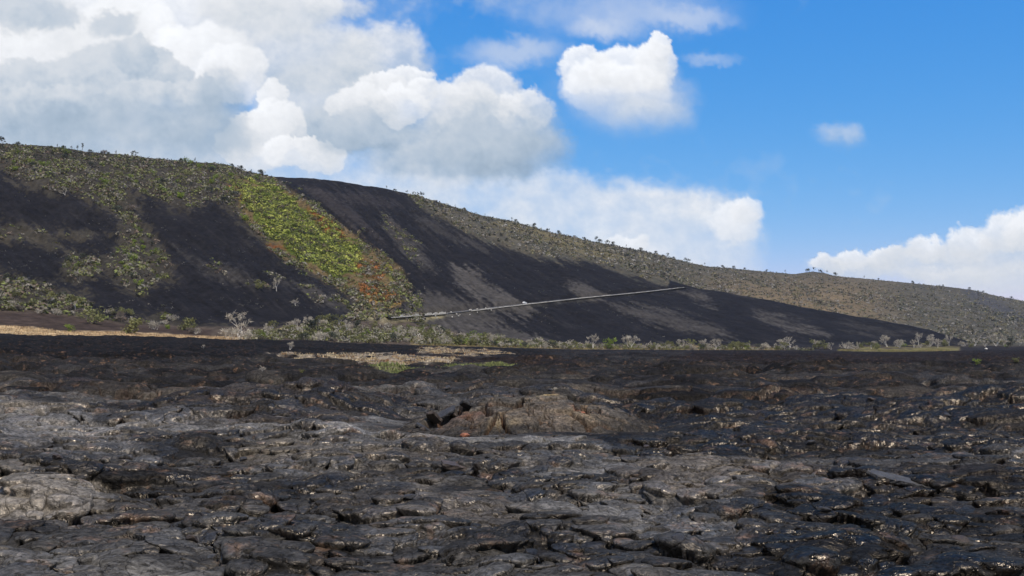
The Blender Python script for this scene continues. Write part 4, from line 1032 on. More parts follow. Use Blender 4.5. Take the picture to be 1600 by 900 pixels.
# ---- bushes on the slope one can still tell apart
lum = COLh.sum(-1)
vis = (Vh < 545) & (RR < r4[None] - 5) & (RR > r1[None])
def pick(cond, n):
    idx = np.nonzero((cond & vis).ravel())[0]
    wgt = 1.0 / RR.ravel()[idx]**1.0
    idx = prg.choice(idx, n, replace=False, p=wgt / wgt.sum())
    return [(Xh.ravel()[k], Yh.ravel()[k], Zh.ravel()[k], Uh.ravel()[k], Vh.ravel()[k]) for k in idx]
notblack = lum > .115
zA = (Uh > -30) & (Uh < 430) & (Vh > 238) & (Vh < 345) & notblack
zB = (Uh > 100) & (Uh < 300) & (Vh >= 345) & (Vh < 480) & notblack
zC = (Uh > -30) & (Uh < 100) & (Vh >= 345) & (Vh < 480) & notblack
zD = (Uh > 660) & (Uh < 1000) & (Vh < 430) & notblack
def sow(cond, n, mats, where, group, hr_, wide=1.25):
    for (x, y, z, u, v) in pick(cond, n):
        q = prg.uniform(); acc = 0
        for (kind, mat, pr_, lab) in mats:
            acc += pr_
            if q < acc: break
        plant(kind, mat, (x, y, z - .2), prg.uniform(*hr_), '%s %s' % (lab, where), group, wide)
mA = [('bush', M_OLIVE, .22, 'olive green bush'), ('bush', M_GREEN, .28, 'fresh green bush'), ('bush', M_BRIGHT, .12, 'bright yellow green bush'), ('bush', M_DARKL, .12, 'dark green bush'), ('twiggy', M_TWIGD, .16, 'brown twiggy shrub'), ('bare', M_TWIG, .05, 'small bleached dead tree'), ('twiggy', M_TWIG, .05, 'grey twiggy shrub')]
mC = [mA[0][:2] + (.5, 'olive green bush'), mA[4][:2] + (.3, 'brown twiggy shrub'), mA[3][:2] + (.2, 'dark green bush')]
sow(zA, 105, mA, 'in the scrub of the upper left slope', 'bushes in the upper left scrub', (2.6, 7.5))
sow(zB, 50, mA, 'on the green tongue between the left cinder slopes', 'bushes on the green tongue between cinder slopes', (2.6, 5.0))
sow(zC, 26, mC, 'on the lower slope at the left edge', 'bushes on the lower slope at the left edge', (2.6, 4.6))
sow(zD, 34, [('bush', M_DARKL, .6, 'dark low bush'), ('bush', M_OLIVE, .4, 'olive low bush')], 'on the brown slope above the main cinder flow', 'bushes on the brown slope above the cinder', (3.0, 5.5))

# ---- cover nobody could count
M_SCRUB = attr_leaf_mat('scrub_leaves')
def cover(name, label, cat, cond, n, rr0, K, size, cols, lift=.3, seed=1, flat=.6, dens=None):
    rng = np.random.RandomState(seed); idx = np.nonzero((cond & vis).ravel())[0]
    cell = (RR ** 1.0).ravel()[idx]; wv = cell ** .3
    if dens is not None: wv = wv * np.clip(dens.ravel()[idx], 0.02, 1)
    idx = rng.choice(idx, min(n, len(idx)), replace=False, p=wv / wv.sum())
    c = np.stack([Xh.ravel()[idx], Yh.ravel()[idx], Zh.ravel()[idx]], 1) + rng.normal(size=(len(idx), 3)) * np.array([1, 1, 0]) * .8
    r = rng.uniform(rr0[0], rr0[1], len(idx)); c[:, 2] += r * lift
    V, F, own = leaves(c, r, K, r * size, rng, flat)
    cols = np.array(cols); cc = cols[rng.randint(len(cols), size=len(idx))] * rng.uniform(.7, 1.3, (len(idx), 1))
    o = mesh_arrays(name, V, F, M_SCRUB, False, {'Col': ('FLOAT_COLOR', cc[own])})
    return tag(o, label, cat, None, 'stuff')
farslope = (lum > .13) & (Uh > 640) & ((pdist(MAINF, Uh, Vh) < -2) | (RR > r2[None] + 120))
cover('scrub', 'low grey brown scrub covering the far brown slope', 'scrub', farslope, 15000, (1.0, 4.2), 7, .42, [(.12, .12, .075), (.085, .09, .065), (.19, .16, .11), (.16, .145, .12), (.20, .18, .10), (.28, .26, .23)], seed=2, dens=np.clip(.25 + 2.0 * n_bl + 1.0 * n_st2, .05, 1))
crest = (RR > r4[None] - 45) & (Uh < 1700) & ~((Uh > 425) & (Uh < 640))
cover('skyline_scrub', 'fine dark scrub fringing the ridge line', 'scrub', crest, 2600, (.7, 1.9), 9, .40, [(.06, .065, .045), (.08, .075, .06), (.10, .10, .07)], lift=.6, seed=14, flat=1.0)
_v = vis; vis = (Vh < 552) & (RR > re_[None] + 4)
cover('belt_scrub', 'low grey green scrub filling the belt at the foot of the slope', 'scrub', (RR < re_[None] + np.interp(Uh, [380, 500, 700, 900, 1300], [50, 95, 75, 34, 22])) & (Uh > 385) & (Uh < 1270), 4200, (.6, 2.0), 9, .36,
      [(.16, .16, .08), (.22, .20, .14), (.28, .26, .21), (.13, .14, .05), (.20, .20, .07), (.10, .085, .06)], lift=.5, seed=24, flat=.8, dens=np.clip(.3 + 1.8 * n_bl, .02, 1))
vis = _v
leftveg = notblack & (Uh < 660) & (Vh < 505)
cover('undergrowth', 'mixed olive and grey undergrowth covering the left slope', 'undergrowth', leftveg & ~(pdist(BAND, Uh, Vh) > -3), 19000, (.8, 2.8), 8, .40,
      [(.13, .135, .055), (.17, .17, .07), (.22, .20, .15), (.09, .09, .06), (.16, .12, .09), (.17, .19, .06), (.22, .2, .17)], seed=3, dens=np.clip(.12 + 2.2 * n_bl, .02, 1) * (1 + 2.5 * (Vh < 340)))
bd_ = pdist(BAND, Uh, Vh)
cover('thicket', 'dense bright green thicket running down the left slope', 'thicket', bd_ + 34 * n_bl + 8 * n_st > 2, 3000, (1.2, 3.8), 24, .27,
      [(.22, .26, .05), (.31, .33, .07), (.17, .20, .045), (.37, .38, .09), (.09, .10, .045), (.12, .10, .06)], seed=4, dens=np.clip((bd_ + 14 * n_bl + 8) / 22, .03, 1))
ORP = [[(355, 290), (375, 294), (385, 310), (370, 308)], [(500, 340), (520, 350), (540, 372), (530, 376)], [(548, 400), (590, 412), (610, 430), (590, 440), (555, 425)],
       [(555, 440), (600, 445), (625, 465), (600, 476), (570, 465)]]
orc = np.zeros(Uh.shape, bool)
for p_ in ORP: orc |= pdist(p_, Uh, Vh) + 5 * n_bl > 0
cover('fern_cover', 'rust orange fern cover beside the green thicket', 'ferns', orc, 800, (.8, 1.8), 12, .35, [(.21, .09, .03), (.17, .085, .035), (.15, .11, .04), (.25, .13, .04), (.09, .09, .04)], seed=5)
blk = (lum < .10) & (RR > r1[None]) & (Uh < 1100)
cover('sparse_tufts', 'sparse grey tufts dotting the bare cinder slopes', 'tufts', blk, 900, (.5, 1.4), 6, .35, [(.10, .095, .085), (.07, .07, .05), (.14, .13, .11)], seed=6, dens=np.clip(n_bl * 2 - .1, 0, 1))

# ---- grass on the plain and at the foot
def tufts(name, label, pts, hgt, cols, seed, nb=7, spread=.45):
    rng = np.random.RandomState(seed); pts = np.array(pts); n = len(pts)
    base = np.repeat(pts, nb, 0) + rng.normal(size=(n * nb, 3)) * np.array([spread, spread, 0])
    h = hgt * rng.uniform(.5, 1.3, n * nb); lean = rng.normal(size=(n * nb, 2)) * .4; wdt = rng.uniform(.05, .14, n * nb)
    an = rng.uniform(0, 6.28, n * nb); sx = np.cos(an) * wdt; sy = np.sin(an) * wdt
    b0 = base + np.stack([sx, sy, sx * 0 - .1], 1); b1 = base - np.stack([sx, sy, sx * 0 + .1], 1)
    tp = base + np.stack([lean[:, 0] * h, lean[:, 1] * h, h], 1)
    V = np.stack([b0, b1, tp - np.stack([sx, sy, 0 * sx], 1) * .4, tp + np.stack([sx, sy, 0 * sx], 1) * .4], 1).reshape(-1, 3); F = np.arange(len(V)).reshape(-1, 4)
    cols = np.array(cols); cc = np.repeat(cols[rng.randint(len(cols), size=n)] * rng.uniform(.75, 1.25, (n, 1)), nb * 4, 0)
    o = mesh_arrays(name, V, F, M_SCRUB, False, {'Col': ('FLOAT_COLOR', cc)}); return tag(o, label, 'grass', None, 'stuff')
def plain_pts(polys, n, rng, thr=0, wob=9):
    m = np.zeros(UP.shape, bool)
    for p_ in polys: m |= pdist([(q_[0], q_[1] * 3.2) for q_ in p_], UP, VP * 3.2) + 14 * (n1 * 1.3 + n2 * .7) > 2
    m &= n2 > -.1
    idx = np.nonzero(m.ravel())[0]; wv = RP.ravel()[idx] ** 2.0
    idx = rng.choice(idx, min(n, len(idx)), replace=False, p=wv / wv.sum())
    return np.stack([XP.ravel()[idx] + rng.normal(size=len(idx)) * .3, YP.ravel()[idx] + rng.normal(size=len(idx)) * .5, H.ravel()[idx]], 1)
trg = np.random.RandomState(8)
tufts('dry_grass', 'tan dry grass in patches on the dark lava plain', plain_pts([GR1, GR2, GR3], 1500, trg), .30, [(.50, .38, .22), (.40, .29, .16), (.56, .46, .29), (.25, .15, .08)], 9, 9)
tufts('green_grass', 'fresh green grass at the front of the dry grass patch', plain_pts([GG, GG2], 500, trg), .28, [(.17, .19, .07), (.22, .23, .09)], 10, 9)
gm = (pdist([(-60, 508), (0, 509), (60, 512), (100, 517), (200, 520), (300, 525), (400, 528), (400, 540), (-60, 540)], Uh, Vh) + 2 * n_bl > 0)
gi = np.nonzero(gm.ravel())[0]; gi = trg.choice(gi, min(5000, len(gi)), replace=False)
tufts('dry_grass', 'tan dry grass strip at the foot of the left slope', np.stack([Xh.ravel()[gi], Yh.ravel()[gi], Zh.ravel()[gi]], 1), .45, [(.50, .36, .2), (.42, .29, .16), (.56, .42, .26), (.2, .13, .08)], 12, 6, .7)
gm = ((Uh > 640) & (Uh < 1225) | (Uh > 1310) & (Uh < 1500)) & (RR > re_[None] + 2) & (RR < re_[None] + 32) & (n_bl > .0)
gi = np.nonzero(gm.ravel())[0]; gi = trg.choice(gi, min(6500, len(gi)), replace=False)
tufts('dry_grass', 'yellowish grass under the tree row at the foot of the slope', np.stack([Xh.ravel()[gi], Yh.ravel()[gi], Zh.ravel()[gi]], 1), .8, [(.30, .23, .11), (.22, .20, .08), (.15, .17, .06), (.36, .27, .14)], 13, 6, .8)

# ================================================================== ROAD, WALL, CAR
def road_pt(t):
    u = 598 + t * (1070 - 598); a = np.interp(u, uu, ra_); r = np.interp(a, ra_, rr_); z = np.interp(a, ra_, rz_)
    return np.array([r * math.sin(a), r * math.cos(a), z])
ts = np.linspace(0, 1, 150); RP_ = np.array([road_pt(t) for t in ts]); RP_[:, 2] = smooth1(RP_[:, 2], 3)
tg = np.gradient(RP_, axis=0); tg[:, 2] = 0; tg /= np.linalg.norm(tg, axis=1)[:, None]; nr = np.stack([-tg[:, 1], tg[:, 0], 0 * tg[:, 0]], 1)  # uphill side
def ribbon(mb, offs, zs):
    V = []
    for o, z in zip(offs, zs): V.append(RP_ + nr * o + np.array([0, 0, z]))
    V = np.stack(V, 1); k = len(offs); F = [(i * k + q, i * k + q + 1, (i + 1) * k + q + 1, (i + 1) * k + q) for i in range(len(RP_) - 1) for q in range(k - 1)]
    mb.add(V.reshape(-1, 3), F)
m = MB(); ribbon(m, [-4.2, -3.9, 3.6, 4.2], [-.05, .12, .12, -.3]); rd = m.build('road', plain_mat('asphalt', (.055, .055, .058), .85, 0, .8, .2), None, False); tag(rd, kind='structure')
m = MB(); ribbon(m, [-.07, .07], [.128, .128]); o = m.build('road_line', plain_mat('yellow_paint', (.6, .42, .05), .6), rd, False)
m = MB(); ribbon(m, [3.3, 3.45], [.126, .126]); m.build('road_edge_line', plain_mat('white_paint', (.75, .74, .7), .6), rd, False)
# low pale stone wall along the outer edge, broken near its lower end
M_STONE = plain_mat('pale_stone', (.36, .345, .31), .9, 0, 1.2, .3)
def wallpiece(t0, t1, label, hgt, rng):
    t = np.linspace(t0, t1, int(60 * (t1 - t0)) * 3 + 6); P_ = np.array([road_pt(x) for x in t]); n_ = np.stack([np.interp(t, ts, nr[:, 0]), np.interp(t, ts, nr[:, 1]), t * 0], 1)
    hh = hgt * np.clip(1 + 2.2 * vnoise(t * 90, t * 0 + .5, 7) + .5 * rng.normal(size=len(t)), .0, 2.2); prof = [(-4.9, -.25), (-4.8, None), (-4.5, None), (-4.4, -.25)]
    V = np.stack([P_ + n_ * o_ + np.stack([t * 0, t * 0, (hh if z_ is None else t * 0 + z_)], 1) for o_, z_ in prof], 1); k = 4
    F = [(i * k + q, i * k + q + 1, (i + 1) * k + q + 1, (i + 1) * k + q) for i in range(len(t) - 1) for q in range(3)]
    mb = MB(); mb.add(V.reshape(-1, 3), F); o = mb.build('roadside_wall', M_STONE, None, False); tag(o, label, 'wall', 'low pale walls along the road'); return o
wr_ = np.random.RandomState(4)
wallpiece(.005, .19, 'short low pale wall at the lower left end of the road', .7, wr_)
wallpiece(.275, .985, 'long low pale wall edging the road up to the spur', .22, wr_)

# loose pale boulders where the wall is broken
def rock_mesh(rng, sx, sy, sz, n=2, mat=None, name='rock'):
    import bmesh
    bm = bmesh.new(); bmesh.ops.create_icosphere(bm, subdivisions=n, radius=.5)
    ofs = rng.uniform(0, 50, 3)
    cuts = [(lambda d: d / np.linalg.norm(d))(rng.normal(size=3)) for _ in range(7)]
    for v in bm.verts:
        p = np.array(v.co)
        for c in cuts:
            d = p @ c
            if d > .36: p = p - c * (d - .36) * .9
        q = 1 + .12 * float(vnoise(np.array([p[0] * 4 + ofs[0]]), np.array([p[1] * 4 + p[2] * 3 + ofs[1]]), 5)[0])
        v.co = (p[0] * sx * q, p[1] * sy * q, p[2] * sz * q)
    me = bpy.data.meshes.new(name); bm.to_mesh(me); bm.free(); me.materials.append(mat)
    o = bpy.data.objects.new(name, me); COL.objects.link(o); return o
brg = np.random.RandomState(31)
protos = [rock_mesh(brg, 1, .8, .7, 2, M_STONE, 'boulder') for _ in range(4)]
for i in range(26):
    t = brg.uniform(.12, .36); p = road_pt(t); o = protos[i] if i < 4 else protos[brg.randint(4)].copy()
    if i >= 4: COL.objects.link(o)
    q = p + np.interp(t, ts, nr[:, 0]) * np.array([1, 0, 0]) * brg.uniform(-9, -5); x, y = p[0] + brg.normal() * 3, p[1] - brg.uniform(4, 9)
    o.location = (x, y, hill_z(x, y) + .3); s = brg.uniform(.9, 2.2); o.scale = (s, s, s); o.rotation_euler = tuple(brg.uniform(0, 3, 3))
    tag(o, 'pale boulder among others tumbled at the gap in the road wall', 'boulder', 'pale boulders at the gap in the wall')

def make_car(t, label):
    p = road_pt(t) + np.array([np.interp(t, ts, nr[:, 0]) * -1.8, np.interp(t, ts, nr[:, 1]) * -1.8, .26]); d = road_pt(t + .01) - road_pt(t - .01)
    root = bpy.data.objects.new('car', None); COL.objects.link(root); root.location = p; root.rotation_euler = (0, 0, math.atan2(d[1], d[0]))
    tag(root, label, 'car')
    white = plain_mat('white_car_paint', (.82, .82, .80), .25); glass = plain_mat('car_glass', (.03, .035, .04), .08); rub = plain_mat('tyre_rubber', (.02, .02, .02), .8); met = plain_mat('rim_metal', (.5, .5, .5), .3, .8); lampm = plain_mat('lamp_glass', (.7, .7, .65), .15); red = plain_mat('tail_lamp_red', (.4, .02, .02), .2)
    side = [(-2.3, .35), (-2.35, .8), (-2.2, 1.05), (-2.0, 1.62), (-1.6, 1.74), (.3, 1.76), (1.05, 1.12), (2.1, .98), (2.35, .75), (2.35, .35)]
    V = []
    for y_, ins in ((-.92, 0), (.92, 0)):
        for (x_, z_) in side: V.append((x_, y_ * (1 - .16 * max(0, z_ - 1.0) / .75), z_))
    n = len(side); import bmesh
    bm = bmesh.new(); vs = [bm.verts.new(v) for v in V]
    bm.faces.new(vs[:n]); bm.faces.new(vs[n:][::-1])
    for i in range(n): bm.faces.new((vs[i], vs[n + i], vs[n + (i + 1) % n], vs[(i + 1) % n]))
    bmesh.ops.recalc_face_normals(bm, faces=bm.faces); bmesh.ops.bevel(bm, geom=bm.edges, offset=.06, segments=2, affect='EDGES')
    me = bpy.data.meshes.new('body'); bm.to_mesh(me); bm.free(); me.materials.append(white); o = bpy.data.objects.new('body', me); COL.objects.link(o); o.parent = root
    for s in (-1, 1):
        mb = MB(); q = [(-1.85, 1.12), (-1.75, 1.58), (.2, 1.60), (.78, 1.12)]
        V = [(x_, s * (.925 * (1 - .16 * max(0, z_ - 1.0) / .75) + .012), z_) for x_, z_ in q]; mb.add(V, [(0, 1, 2, 3)]); mb.build('side_window', glass, root, False)
        for xw in (-1.45, 1.5):
            mb = MB(); ring = [(xw + .36 * math.cos(a), s * .98, .36 + .36 * math.sin(a)) for a in np.linspace(0, 6.283, 17)[:-1]]; ring2 = [(a, s * .74, c) for a, b, c in ring]
            V = ring + ring2 + [(xw, s * .98, .36), (xw, s * .74, .36)]; F = [(i, (i + 1) % 16, 16 + (i + 1) % 16, 16 + i) for i in range(16)] + [(i, (i + 1) % 16, 32, 32) for i in range(16)]
            F = [f for f in F if len(set(f)) == 4]; mb.add(V, F); wh = mb.build('wheel', rub, root)
            mb = MB(); ring = [(xw + .24 * math.cos(a), s * .985, .36 + .24 * math.sin(a)) for a in np.linspace(0, 6.283, 13)[:-1]]
            mb.add(ring, [(0, 1, 2, 3), (0, 3, 4, 5), (0, 5, 6, 7), (0, 7, 8, 9), (0, 9, 10, 11)]); mb.build('rim', met, wh, False)
        mb = MB(); boxm(mb, (2.33, s * .68, .78), (.08, .36, .16)); mb.build('headlight', lampm, root, False)
        mb = MB(); boxm(mb, (-2.33, s * .74, .95), (.08, .2, .28)); mb.build('tail_light', red, root, False)
    mb = MB(); mb.add([(.34, -.74, 1.72), (.34, .74, 1.72), (1.03, .86, 1.15), (1.03, -.86, 1.15)], [(0, 1, 2, 3)]); w_ = mb.build('windscreen', glass, root, False); w_.location = (.03, 0, .03)
make_car((817 - 598) / (1070 - 598.), 'white car driving on the road across the dark slope')

# ================================================================== CRACKED MOUND, SLABS, BLOCKS
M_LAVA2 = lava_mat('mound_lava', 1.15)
TX, TY = pix_dir(822, 655)[0], 50.5
tcx, tcy = TY * math.sin(TX), TY * math.cos(TX); tcz = plain_z(tcx, tcy) + .1
def tumulus():
    nx, ny = 620, 460
    x = np.linspace(-7.4, 7.4, nx); y = np.linspace(-8.6, 8.6, ny); Y, X = np.meshgrid(y, x, indexing='ij')
    wx = fbm(X / 1.6, Y / 1.6, 300, 4); wy = fbm(X / 1.6, Y / 1.6, 301, 4)
    d2 = ((X + 1.1 * wx) / np.where(X < 0, 6.2, 6.0)) ** 2 + ((Y + 1.1 * wy) / 7.4) ** 2
    prof = np.clip(1 - np.clip(d2, 0, 2) ** 1.1, -1, 1)
    Z = np.where(prof > 0, 1.35 * np.abs(prof) ** .95, -2.0 * np.abs(prof))
    Z *= 1 - .16 * sstep(-2, -6, X) + .0 * X
    Z += .10 * fbm(X / 1.6, Y / 1.6, 302, 4) + .03 * fbm(X / .25, Y / .25, 303, 3)
    Z += .10 * np.sin((Y * 1.1 + X * .45 + wx * .6) * 5) * sstep(.4, -1, np.abs(X + 2.3) - 1.4) * (Y > -3)      # ridged strips left of centre
    prs = np.random.RandomState(15); d1 = np.full(X.shape, 99.); d2_ = d1.copy(); idp = np.zeros(X.shape, int); tl = prs.normal(size=(30, 3))
    for k in range(30):
        px_, py_ = prs.uniform(-6, 6), prs.uniform(-7, 5); d_ = np.hypot(X - px_ + .5 * wx, (Y - py_ + .5 * wy) * .8)
        nw = d_ < d1; d2_ = np.where(nw, d1, np.minimum(d2_, d_)); idp = np.where(nw, k, idp); d1 = np.where(nw, d_, d1)
    Z += (.09 * tl[idp, 2] + .045 * tl[idp, 0] * (X % 1.0 - .5) * 0 + .09 * (1 - np.clip(d1 / 2.2, 0, 1) ** 2)) * (prof > -.1)
    PCK = .38 * (1 - sstep(.05, .24 + .05 * tl[idp, 1].clip(-1, 1), d2_ - d1)) * (fbm(X / 2.5, Y / 2.5, 309, 2) > -.12)
    def L(u, v): return ((u - 822) * np.interp(v, [615, 690], [.0325, .0272]), np.interp(v, [610, 618, 630, 650, 670, 692], [2.2, .6, -1.0, -3.1, -5.1, -7.2]))
    cut = np.zeros(X.shape); fr = .10 * fbm(X / .4, Y / .4, 304, 3)
    def ck(pts, w_, dep):
        for a, b in zip(pts[:-1], pts[1:]):
            (x0, y0), (x1, y1) = L(*a), L(*b); ex, ey = x1 - x0, y1 - y0
            t = np.clip(((X - x0) * ex + (Y - y0) * ey) / (ex * ex + ey * ey), 0, 1)
            d = np.hypot(X - x0 - t * ex + fr, Y - y0 - t * ey + fr); np.maximum(cut, dep * (1 - sstep(w_ * .5, w_, d)), out=cut)
    ck([(752, 644), (770, 661), (782, 671)], .26, .9); ck([(782, 671), (800, 655), (818, 640)], .24, .9); ck([(818, 640), (838, 634), (862, 631)], .09, .4); ck([(818, 640), (814, 630)], .09, .4)
    ck([(782, 671), (768, 683), (757, 692)], .13, .6); ck([(782, 671), (788, 683), (794, 692)], .13, .6); ck([(812, 644), (840, 643), (882, 645)], .06, .3)
    ck([(894, 622), (889, 632), (897, 645)], .22, .6); ck([(912, 622), (908, 635), (915, 645)], .22, .6)
    ck([(905, 650), (918, 664)], .2, .7); ck([(915, 650), (940, 654), (965, 657), (1000, 656)], .09, .45); ck([(722, 674), (745, 680)], .1, .4); ck([(660, 690), (700, 676), (722, 668)], .08, .3)
    np.maximum(cut, PCK, out=cut); rr0_ = np.random.RandomState(9)
    for k in range(34):
        u, v = rr0_.uniform(690, 990), rr0_.uniform(630, 690); pts = [(u, v)]; th = rr0_.uniform(0, 6.28)
        for q in range(rr0_.randint(3, 6)): th += rr0_.normal(0, .5); u += 9 * math.cos(th); v += 5 * math.sin(th); pts.append((u, v))
        ck(pts, .04, .15)
    gp = [L(*p) for p in [(650, 654), (690, 636), (742, 617), (756, 622), (740, 640), (715, 655), (690, 674), (668, 668)]]
    gd = np.zeros(X.shape); 
    gdist = pdist(gp, X, Y) + .25 * wx
    trench = sstep(0, .35, gdist)
    Z = Z - cut - trench * (1.0 + .35 * vnoise(X / .5, Y / .4, 305))
    n_ = fbm(X / 1.8, Y / 1.2, 306, 4, .6); n2_ = fbm(X / .5, Y / .5, 307, 4, .6)
    col = C(.068, .059, .048) * (1 + .5 * n_[..., None] + .5 * n2_[..., None] + .16 * tl[idp, 1][..., None].clip(-1.5, 1.5))
    def spot(u, v, r, c, am):
        x0, y0 = L(u, v); a = (np.exp(-(((X - x0) ** 2 + (Y - y0) ** 2) / r ** 2)) * am * np.clip(.75 + n2_ * 1.5, 0, 1))[..., None]
        nonlocal col; col = col * (1 - a) + c * a
    spot(784, 688, .7, C(.34, .26, .12), .9); spot(785, 664, .5, C(.32, .22, .12), .7); spot(852, 629, .5, C(.42, .30, .13), .9); spot(930, 618, .7, C(.34, .22, .10), .8); spot(838, 634, .5, C(.30, .24, .13), .6)
    spot(905, 665, .9, C(.28, .21, .12), .7); spot(790, 690, 1.4, C(.20, .15, .09), .6); spot(870, 670, 2.2, C(.13, .10, .075), .6); spot(905, 648, .35, C(.35, .13, .06), .9); spot(720, 690, 1.3, C(.10, .045, .03), .5); spot(690, 668, 1.1, C(.08, .04, .028), .4); spot(735, 655, .7, C(.16, .07, .04), .6); spot(730, 685, .25, C(.34, .10, .05), .8)
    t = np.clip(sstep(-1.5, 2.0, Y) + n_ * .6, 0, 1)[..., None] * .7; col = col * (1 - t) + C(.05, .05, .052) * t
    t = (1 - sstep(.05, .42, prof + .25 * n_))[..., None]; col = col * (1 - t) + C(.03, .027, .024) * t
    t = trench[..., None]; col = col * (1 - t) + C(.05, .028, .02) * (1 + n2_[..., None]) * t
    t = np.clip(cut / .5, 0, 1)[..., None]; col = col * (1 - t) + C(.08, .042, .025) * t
    ca, sa = math.cos(-TX), math.sin(-TX); Z[np.abs(Z) > 50] = 0
    P = np.stack([X * ca - Y * sa, X * sa + Y * ca, Z - .1], -1)
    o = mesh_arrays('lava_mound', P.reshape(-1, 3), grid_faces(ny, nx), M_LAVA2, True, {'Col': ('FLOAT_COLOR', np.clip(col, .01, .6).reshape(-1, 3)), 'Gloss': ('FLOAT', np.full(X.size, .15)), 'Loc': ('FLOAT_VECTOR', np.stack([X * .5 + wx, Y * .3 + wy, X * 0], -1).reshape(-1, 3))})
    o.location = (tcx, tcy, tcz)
    tag(o, 'brown cracked lava mound with a forked crack, rising from the black plain', 'lava mound')
    def top(u, v, lift=0.):
        x_, y_ = L(u, v); i = int(np.clip((y_ + 8.6) / 17.2 * (ny - 1), 0, ny - 1)); j = int(np.clip((x_ + 7.4) / 14.8 * (nx - 1), 0, nx - 1))
        p = P[i, j]; return (tcx + p[0], tcy + p[1], tcz + p[2] + lift)
    return top
top = tumulus()
def lava_lump_mat(name, col, gl=.2):
    m, nt, b = newmat(name); tc = nt.nodes.new('ShaderNodeTexCoord'); P = tc.outputs['Object']
    a = noise(nt, P, 3, 6, .65); g_ = noise(nt, P, 14, 6, .7); rgb = nt.nodes.new('ShaderNodeRGB'); rgb.outputs[0].default_value = tuple(col) + (1,)
    nt.links.new(mulcol(nt, rgb.outputs[0], mathn(nt, 'MULTIPLY', mapr(nt, a, .3, .7, .6, 1.5), mapr(nt, g_, .3, .7, .6, 1.4))), b.inputs['Base Color'])
    b.inputs['Roughness'].default_value = .75 - gl * .4; nt.links.new(bump(nt, g_, .6, .04, bump(nt, a, .6, .15)), b.inputs['Normal']); return m
M_BLK = lava_lump_mat('black_clinker', (.028, .026, .026)); M_BRN = lava_lump_mat('brown_crust', (.05, .036, .028)); M_ORG = lava_lump_mat('rusty_crust', (.27, .10, .05)); M_SLB = lava_lump_mat('grey_crust', (.045, .043, .042), .1); M_TANR = lava_lump_mat('tan_crust', (.26, .20, .13))
def slab(name, outline, thick, mat, loc, rot, label, cat='slab', group=None, seed=0):
    import bmesh
    rng = np.random.RandomState(seed); bm = bmesh.new(); pts = []
    n = len(outline)
    for i in range(n):
        (x0, y0), (x1, y1) = outline[i], outline[(i + 1) % n]; k = max(2, int(math.hypot(x1 - x0, y1 - y0) / .13))
        for q in range(k): pts.append((x0 + (x1 - x0) * q / k + rng.normal() * .018, y0 + (y1 - y0) * q / k + rng.normal() * .018))
    tp = [bm.verts.new((x, y, thick / 2 + rng.normal() * .012)) for x, y in pts]; md = [bm.verts.new((x * 1.015 + rng.normal() * .02, y * 1.015 + rng.normal() * .02, rng.normal() * .012)) for x, y in pts]; bt = [bm.verts.new((x * .96, y * .96, -thick / 2)) for x, y in pts]
    m_ = len(pts); bm.faces.new(tp); bm.faces.new(bt[::-1])
    for i in range(m_):
        j = (i + 1) % m_; bm.faces.new((tp[i], md[i], md[j], tp[j])); bm.faces.new((md[i], bt[i], bt[j], md[j]))
    bmesh.ops.recalc_face_normals(bm, faces=bm.faces); bmesh.ops.triangulate(bm, faces=[f for f in bm.faces if len(f.verts) > 4])
    me = bpy.data.meshes.new(name); bm.to_mesh(me); bm.free(); me.materials.append(mat); o = bpy.data.objects.new(name, me); COL.objects.link(o); o.location = loc; o.rotation_euler = rot
    tag(o, label, cat, group); return o
# tilted blocks standing in the gap at the left end of the mound
gap = [(664, 652, .7, .5, M_BLK, (.2, .5, .3)), (680, 645, .8, .5, M_BRN, (-.2, .6, .9)), (700, 636, .9, .55, M_BLK, (.3, -.5, .2)), (716, 630, .8, .5, M_BRN, (.4, .3, 1.2)), (734, 623, .9, .5, M_BLK, (-.3, .4, .5)), (690, 662, .5, .4, M_BLK, (.7, .2, .1))]
for i, (u, v, a_, b_, mt_, ro) in enumerate(gap):
    slab('lava_slab', [(-a_, -b_), (a_ * .8, -b_ * .9), (a_, b_ * .6), (-a_ * .2, b_), (-a_ * .9, b_ * .5)], .2, mt_, top(u, v, .75), ro, '%s tilted lava slab in the gap beside the mound, %s from the left' % ('brown' if mt_ is M_BRN else 'black', ORD[i]), group='broken slabs in the gap beside the mound', seed=40 + i).scale = (.55, .6, .7)
for i, (u, v, s_, mt_, lab) in enumerate([(706, 645, .5, M_ORG, 'orange crust block lying in the gap, left of its pair'), (720, 641, .55, M_ORG, 'orange crust block lying in the gap, right of its pair'), (728, 688, .42, M_ORG, 'rusty block at the lower left foot of the mound'), (905, 655, .38, M_ORG, 'rusty block in the short crack right of centre'),
      (715, 690, .5, M_BRN, 'brown crust block at the left foot of the mound'), (685, 670, .4, M_BRN, 'brown block below the gap beside the mound')]):
    o = rock_mesh(np.random.RandomState(60 + i), 1.2, 1, .7, 3, mt_, 'lava_block'); o.location = top(u, v, .18); o.scale = (s_ * 1.1,) * 3; o.rotation_euler = (.2 * i, .3, i); tag(o, lab, 'lava block')
grg = np.random.RandomState(99)
for i in range(16):
    u = grg.uniform(655, 745); v = np.interp(u, [655, 745], [655, 624]) + grg.uniform(-4, 9); mt_ = (M_BLK, M_BRN)[grg.randint(2)]
    o = rock_mesh(grg, 1.2, 1, .8, 3, mt_, 'lava_block'); o.location = top(u, v, .25); o.scale = (grg.uniform(.3, .6),) * 3; o.rotation_euler = tuple(grg.uniform(0, 3, 3))
    tag(o, 'angular %s lava block wedged in the gap beside the mound' % ('black' if mt_ is M_BLK else 'brown'), 'lava block', 'lava blocks wedged in the gap')
def on_plain(u, v, lift=0):
    p = plain_hit(u, v); return (p[0], p[1], p[2] + lift)
p_ = on_plain(1405, 762, .18)
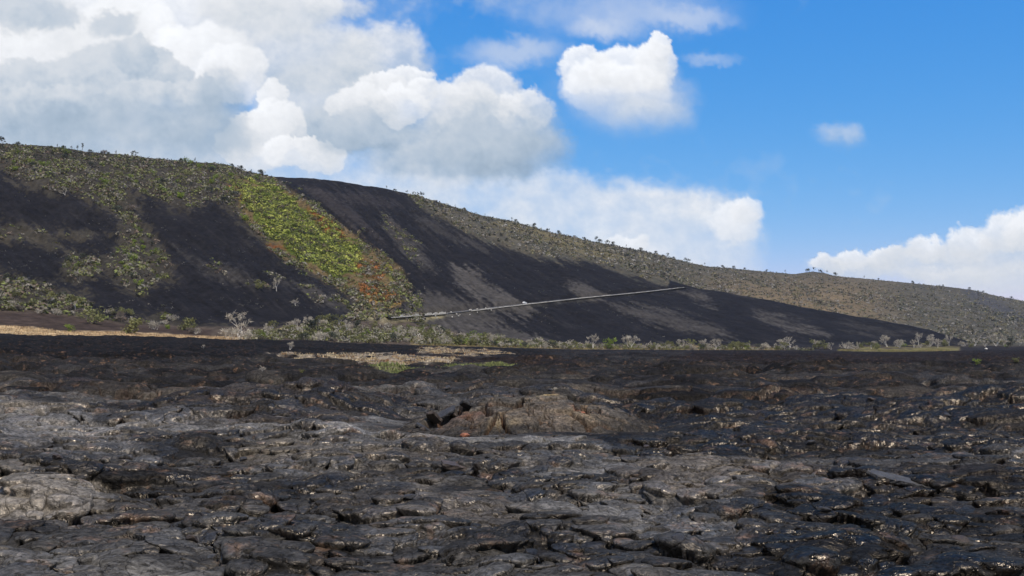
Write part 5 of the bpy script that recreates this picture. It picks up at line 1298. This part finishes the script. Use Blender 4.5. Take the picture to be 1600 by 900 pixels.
slab('lava_slab', [(-1.25, .15), (-.9, .5), (.2, .45), (1.3, -.1), (1.2, -.45), (.2, -.3), (-.9, -.35)], .16, M_SLB, p_, (.22, .20, -.12), 'large grey lava slab tilted up on its left side, right foreground', seed=5).scale = (.65, .65, .7)
p_ = on_plain(715, 735, .10)
slab('lava_slab', [(-.5, .2), (.4, .3), (.6, -.1), (0, -.35), (-.5, -.2)], .14, M_BRN, p_, (.2, .15, .4), 'small brown slab in front of the smooth grey sheet, centre left', seed=7)
srg = np.random.RandomState(77)
spots = [(1268, 695), (1330, 700), (1430, 715), (1010, 700), (1480, 650), (1100, 690), (960, 760), (520, 640), (430, 650), (300, 640), (170, 650), (90, 720), (380, 720), (560, 720), (640, 780), (300, 850), (480, 860), (1060, 850), (1290, 800), (1500, 850), (860, 612), (700, 608), (1190, 628), (1360, 625)]
for i, (u, v) in enumerate(spots):
    mt_ = (M_BLK, M_BLK, M_BLK, M_BRN)[i % 4]; loc = on_plain(u, v, .05); s_ = srg.uniform(.10, .2) * (1 + math.hypot(loc[0], loc[1]) / 60)
    o = rock_mesh(srg, 1.5, 1, .6, 3, mt_, 'lava_block'); o.location = loc; o.scale = (s_,) * 3; o.rotation_euler = (srg.normal() * .2, srg.normal() * .2, srg.uniform(0, 6))
    tag(o, 'loose %s lava block resting on the lava crust' % ('black' if mt_ is M_BLK else 'brown' if mt_ is M_BRN else 'grey'), 'lava block', 'loose lava blocks on the crust')
o = rock_mesh(np.random.RandomState(88), 1.2, 1, .8, 2, plain_mat('white_rock', (.62, .58, .52), .8), 'rock'); loc = drop(1541, 549); o.location = (loc[0], loc[1], loc[2] + 1); o.scale = (2.4, 2.4, 2.2); tag(o, 'white rock beside a bare tree at far right', 'rock')

for L_ in PROTO.values():
    for e in L_:
        if not e[1]:
            for ch in list(e[0].children): bpy.data.objects.remove(ch)
            bpy.data.objects.remove(e[0])
# ================================================================== HAZE
m, nt, b = newmat('air'); nt.nodes.remove(b)
pv = nt.nodes.new('ShaderNodeVolumePrincipled'); pv.inputs['Color'].default_value = (.72, .80, .95, 1); pv.inputs['Density'].default_value = 0.00003; pv.inputs['Anisotropy'].default_value = .2
nt.links.new(pv.outputs[0], nt.nodes['Material Output'].inputs['Volume'])
mb = MB(); boxm(mb, (0, 0, 130), (14400, 14400, 274)); o = mb.build('haze', m, None, False); tag(o, 'thin pale haze in the air over the plain', 'haze', None, 'stuff')
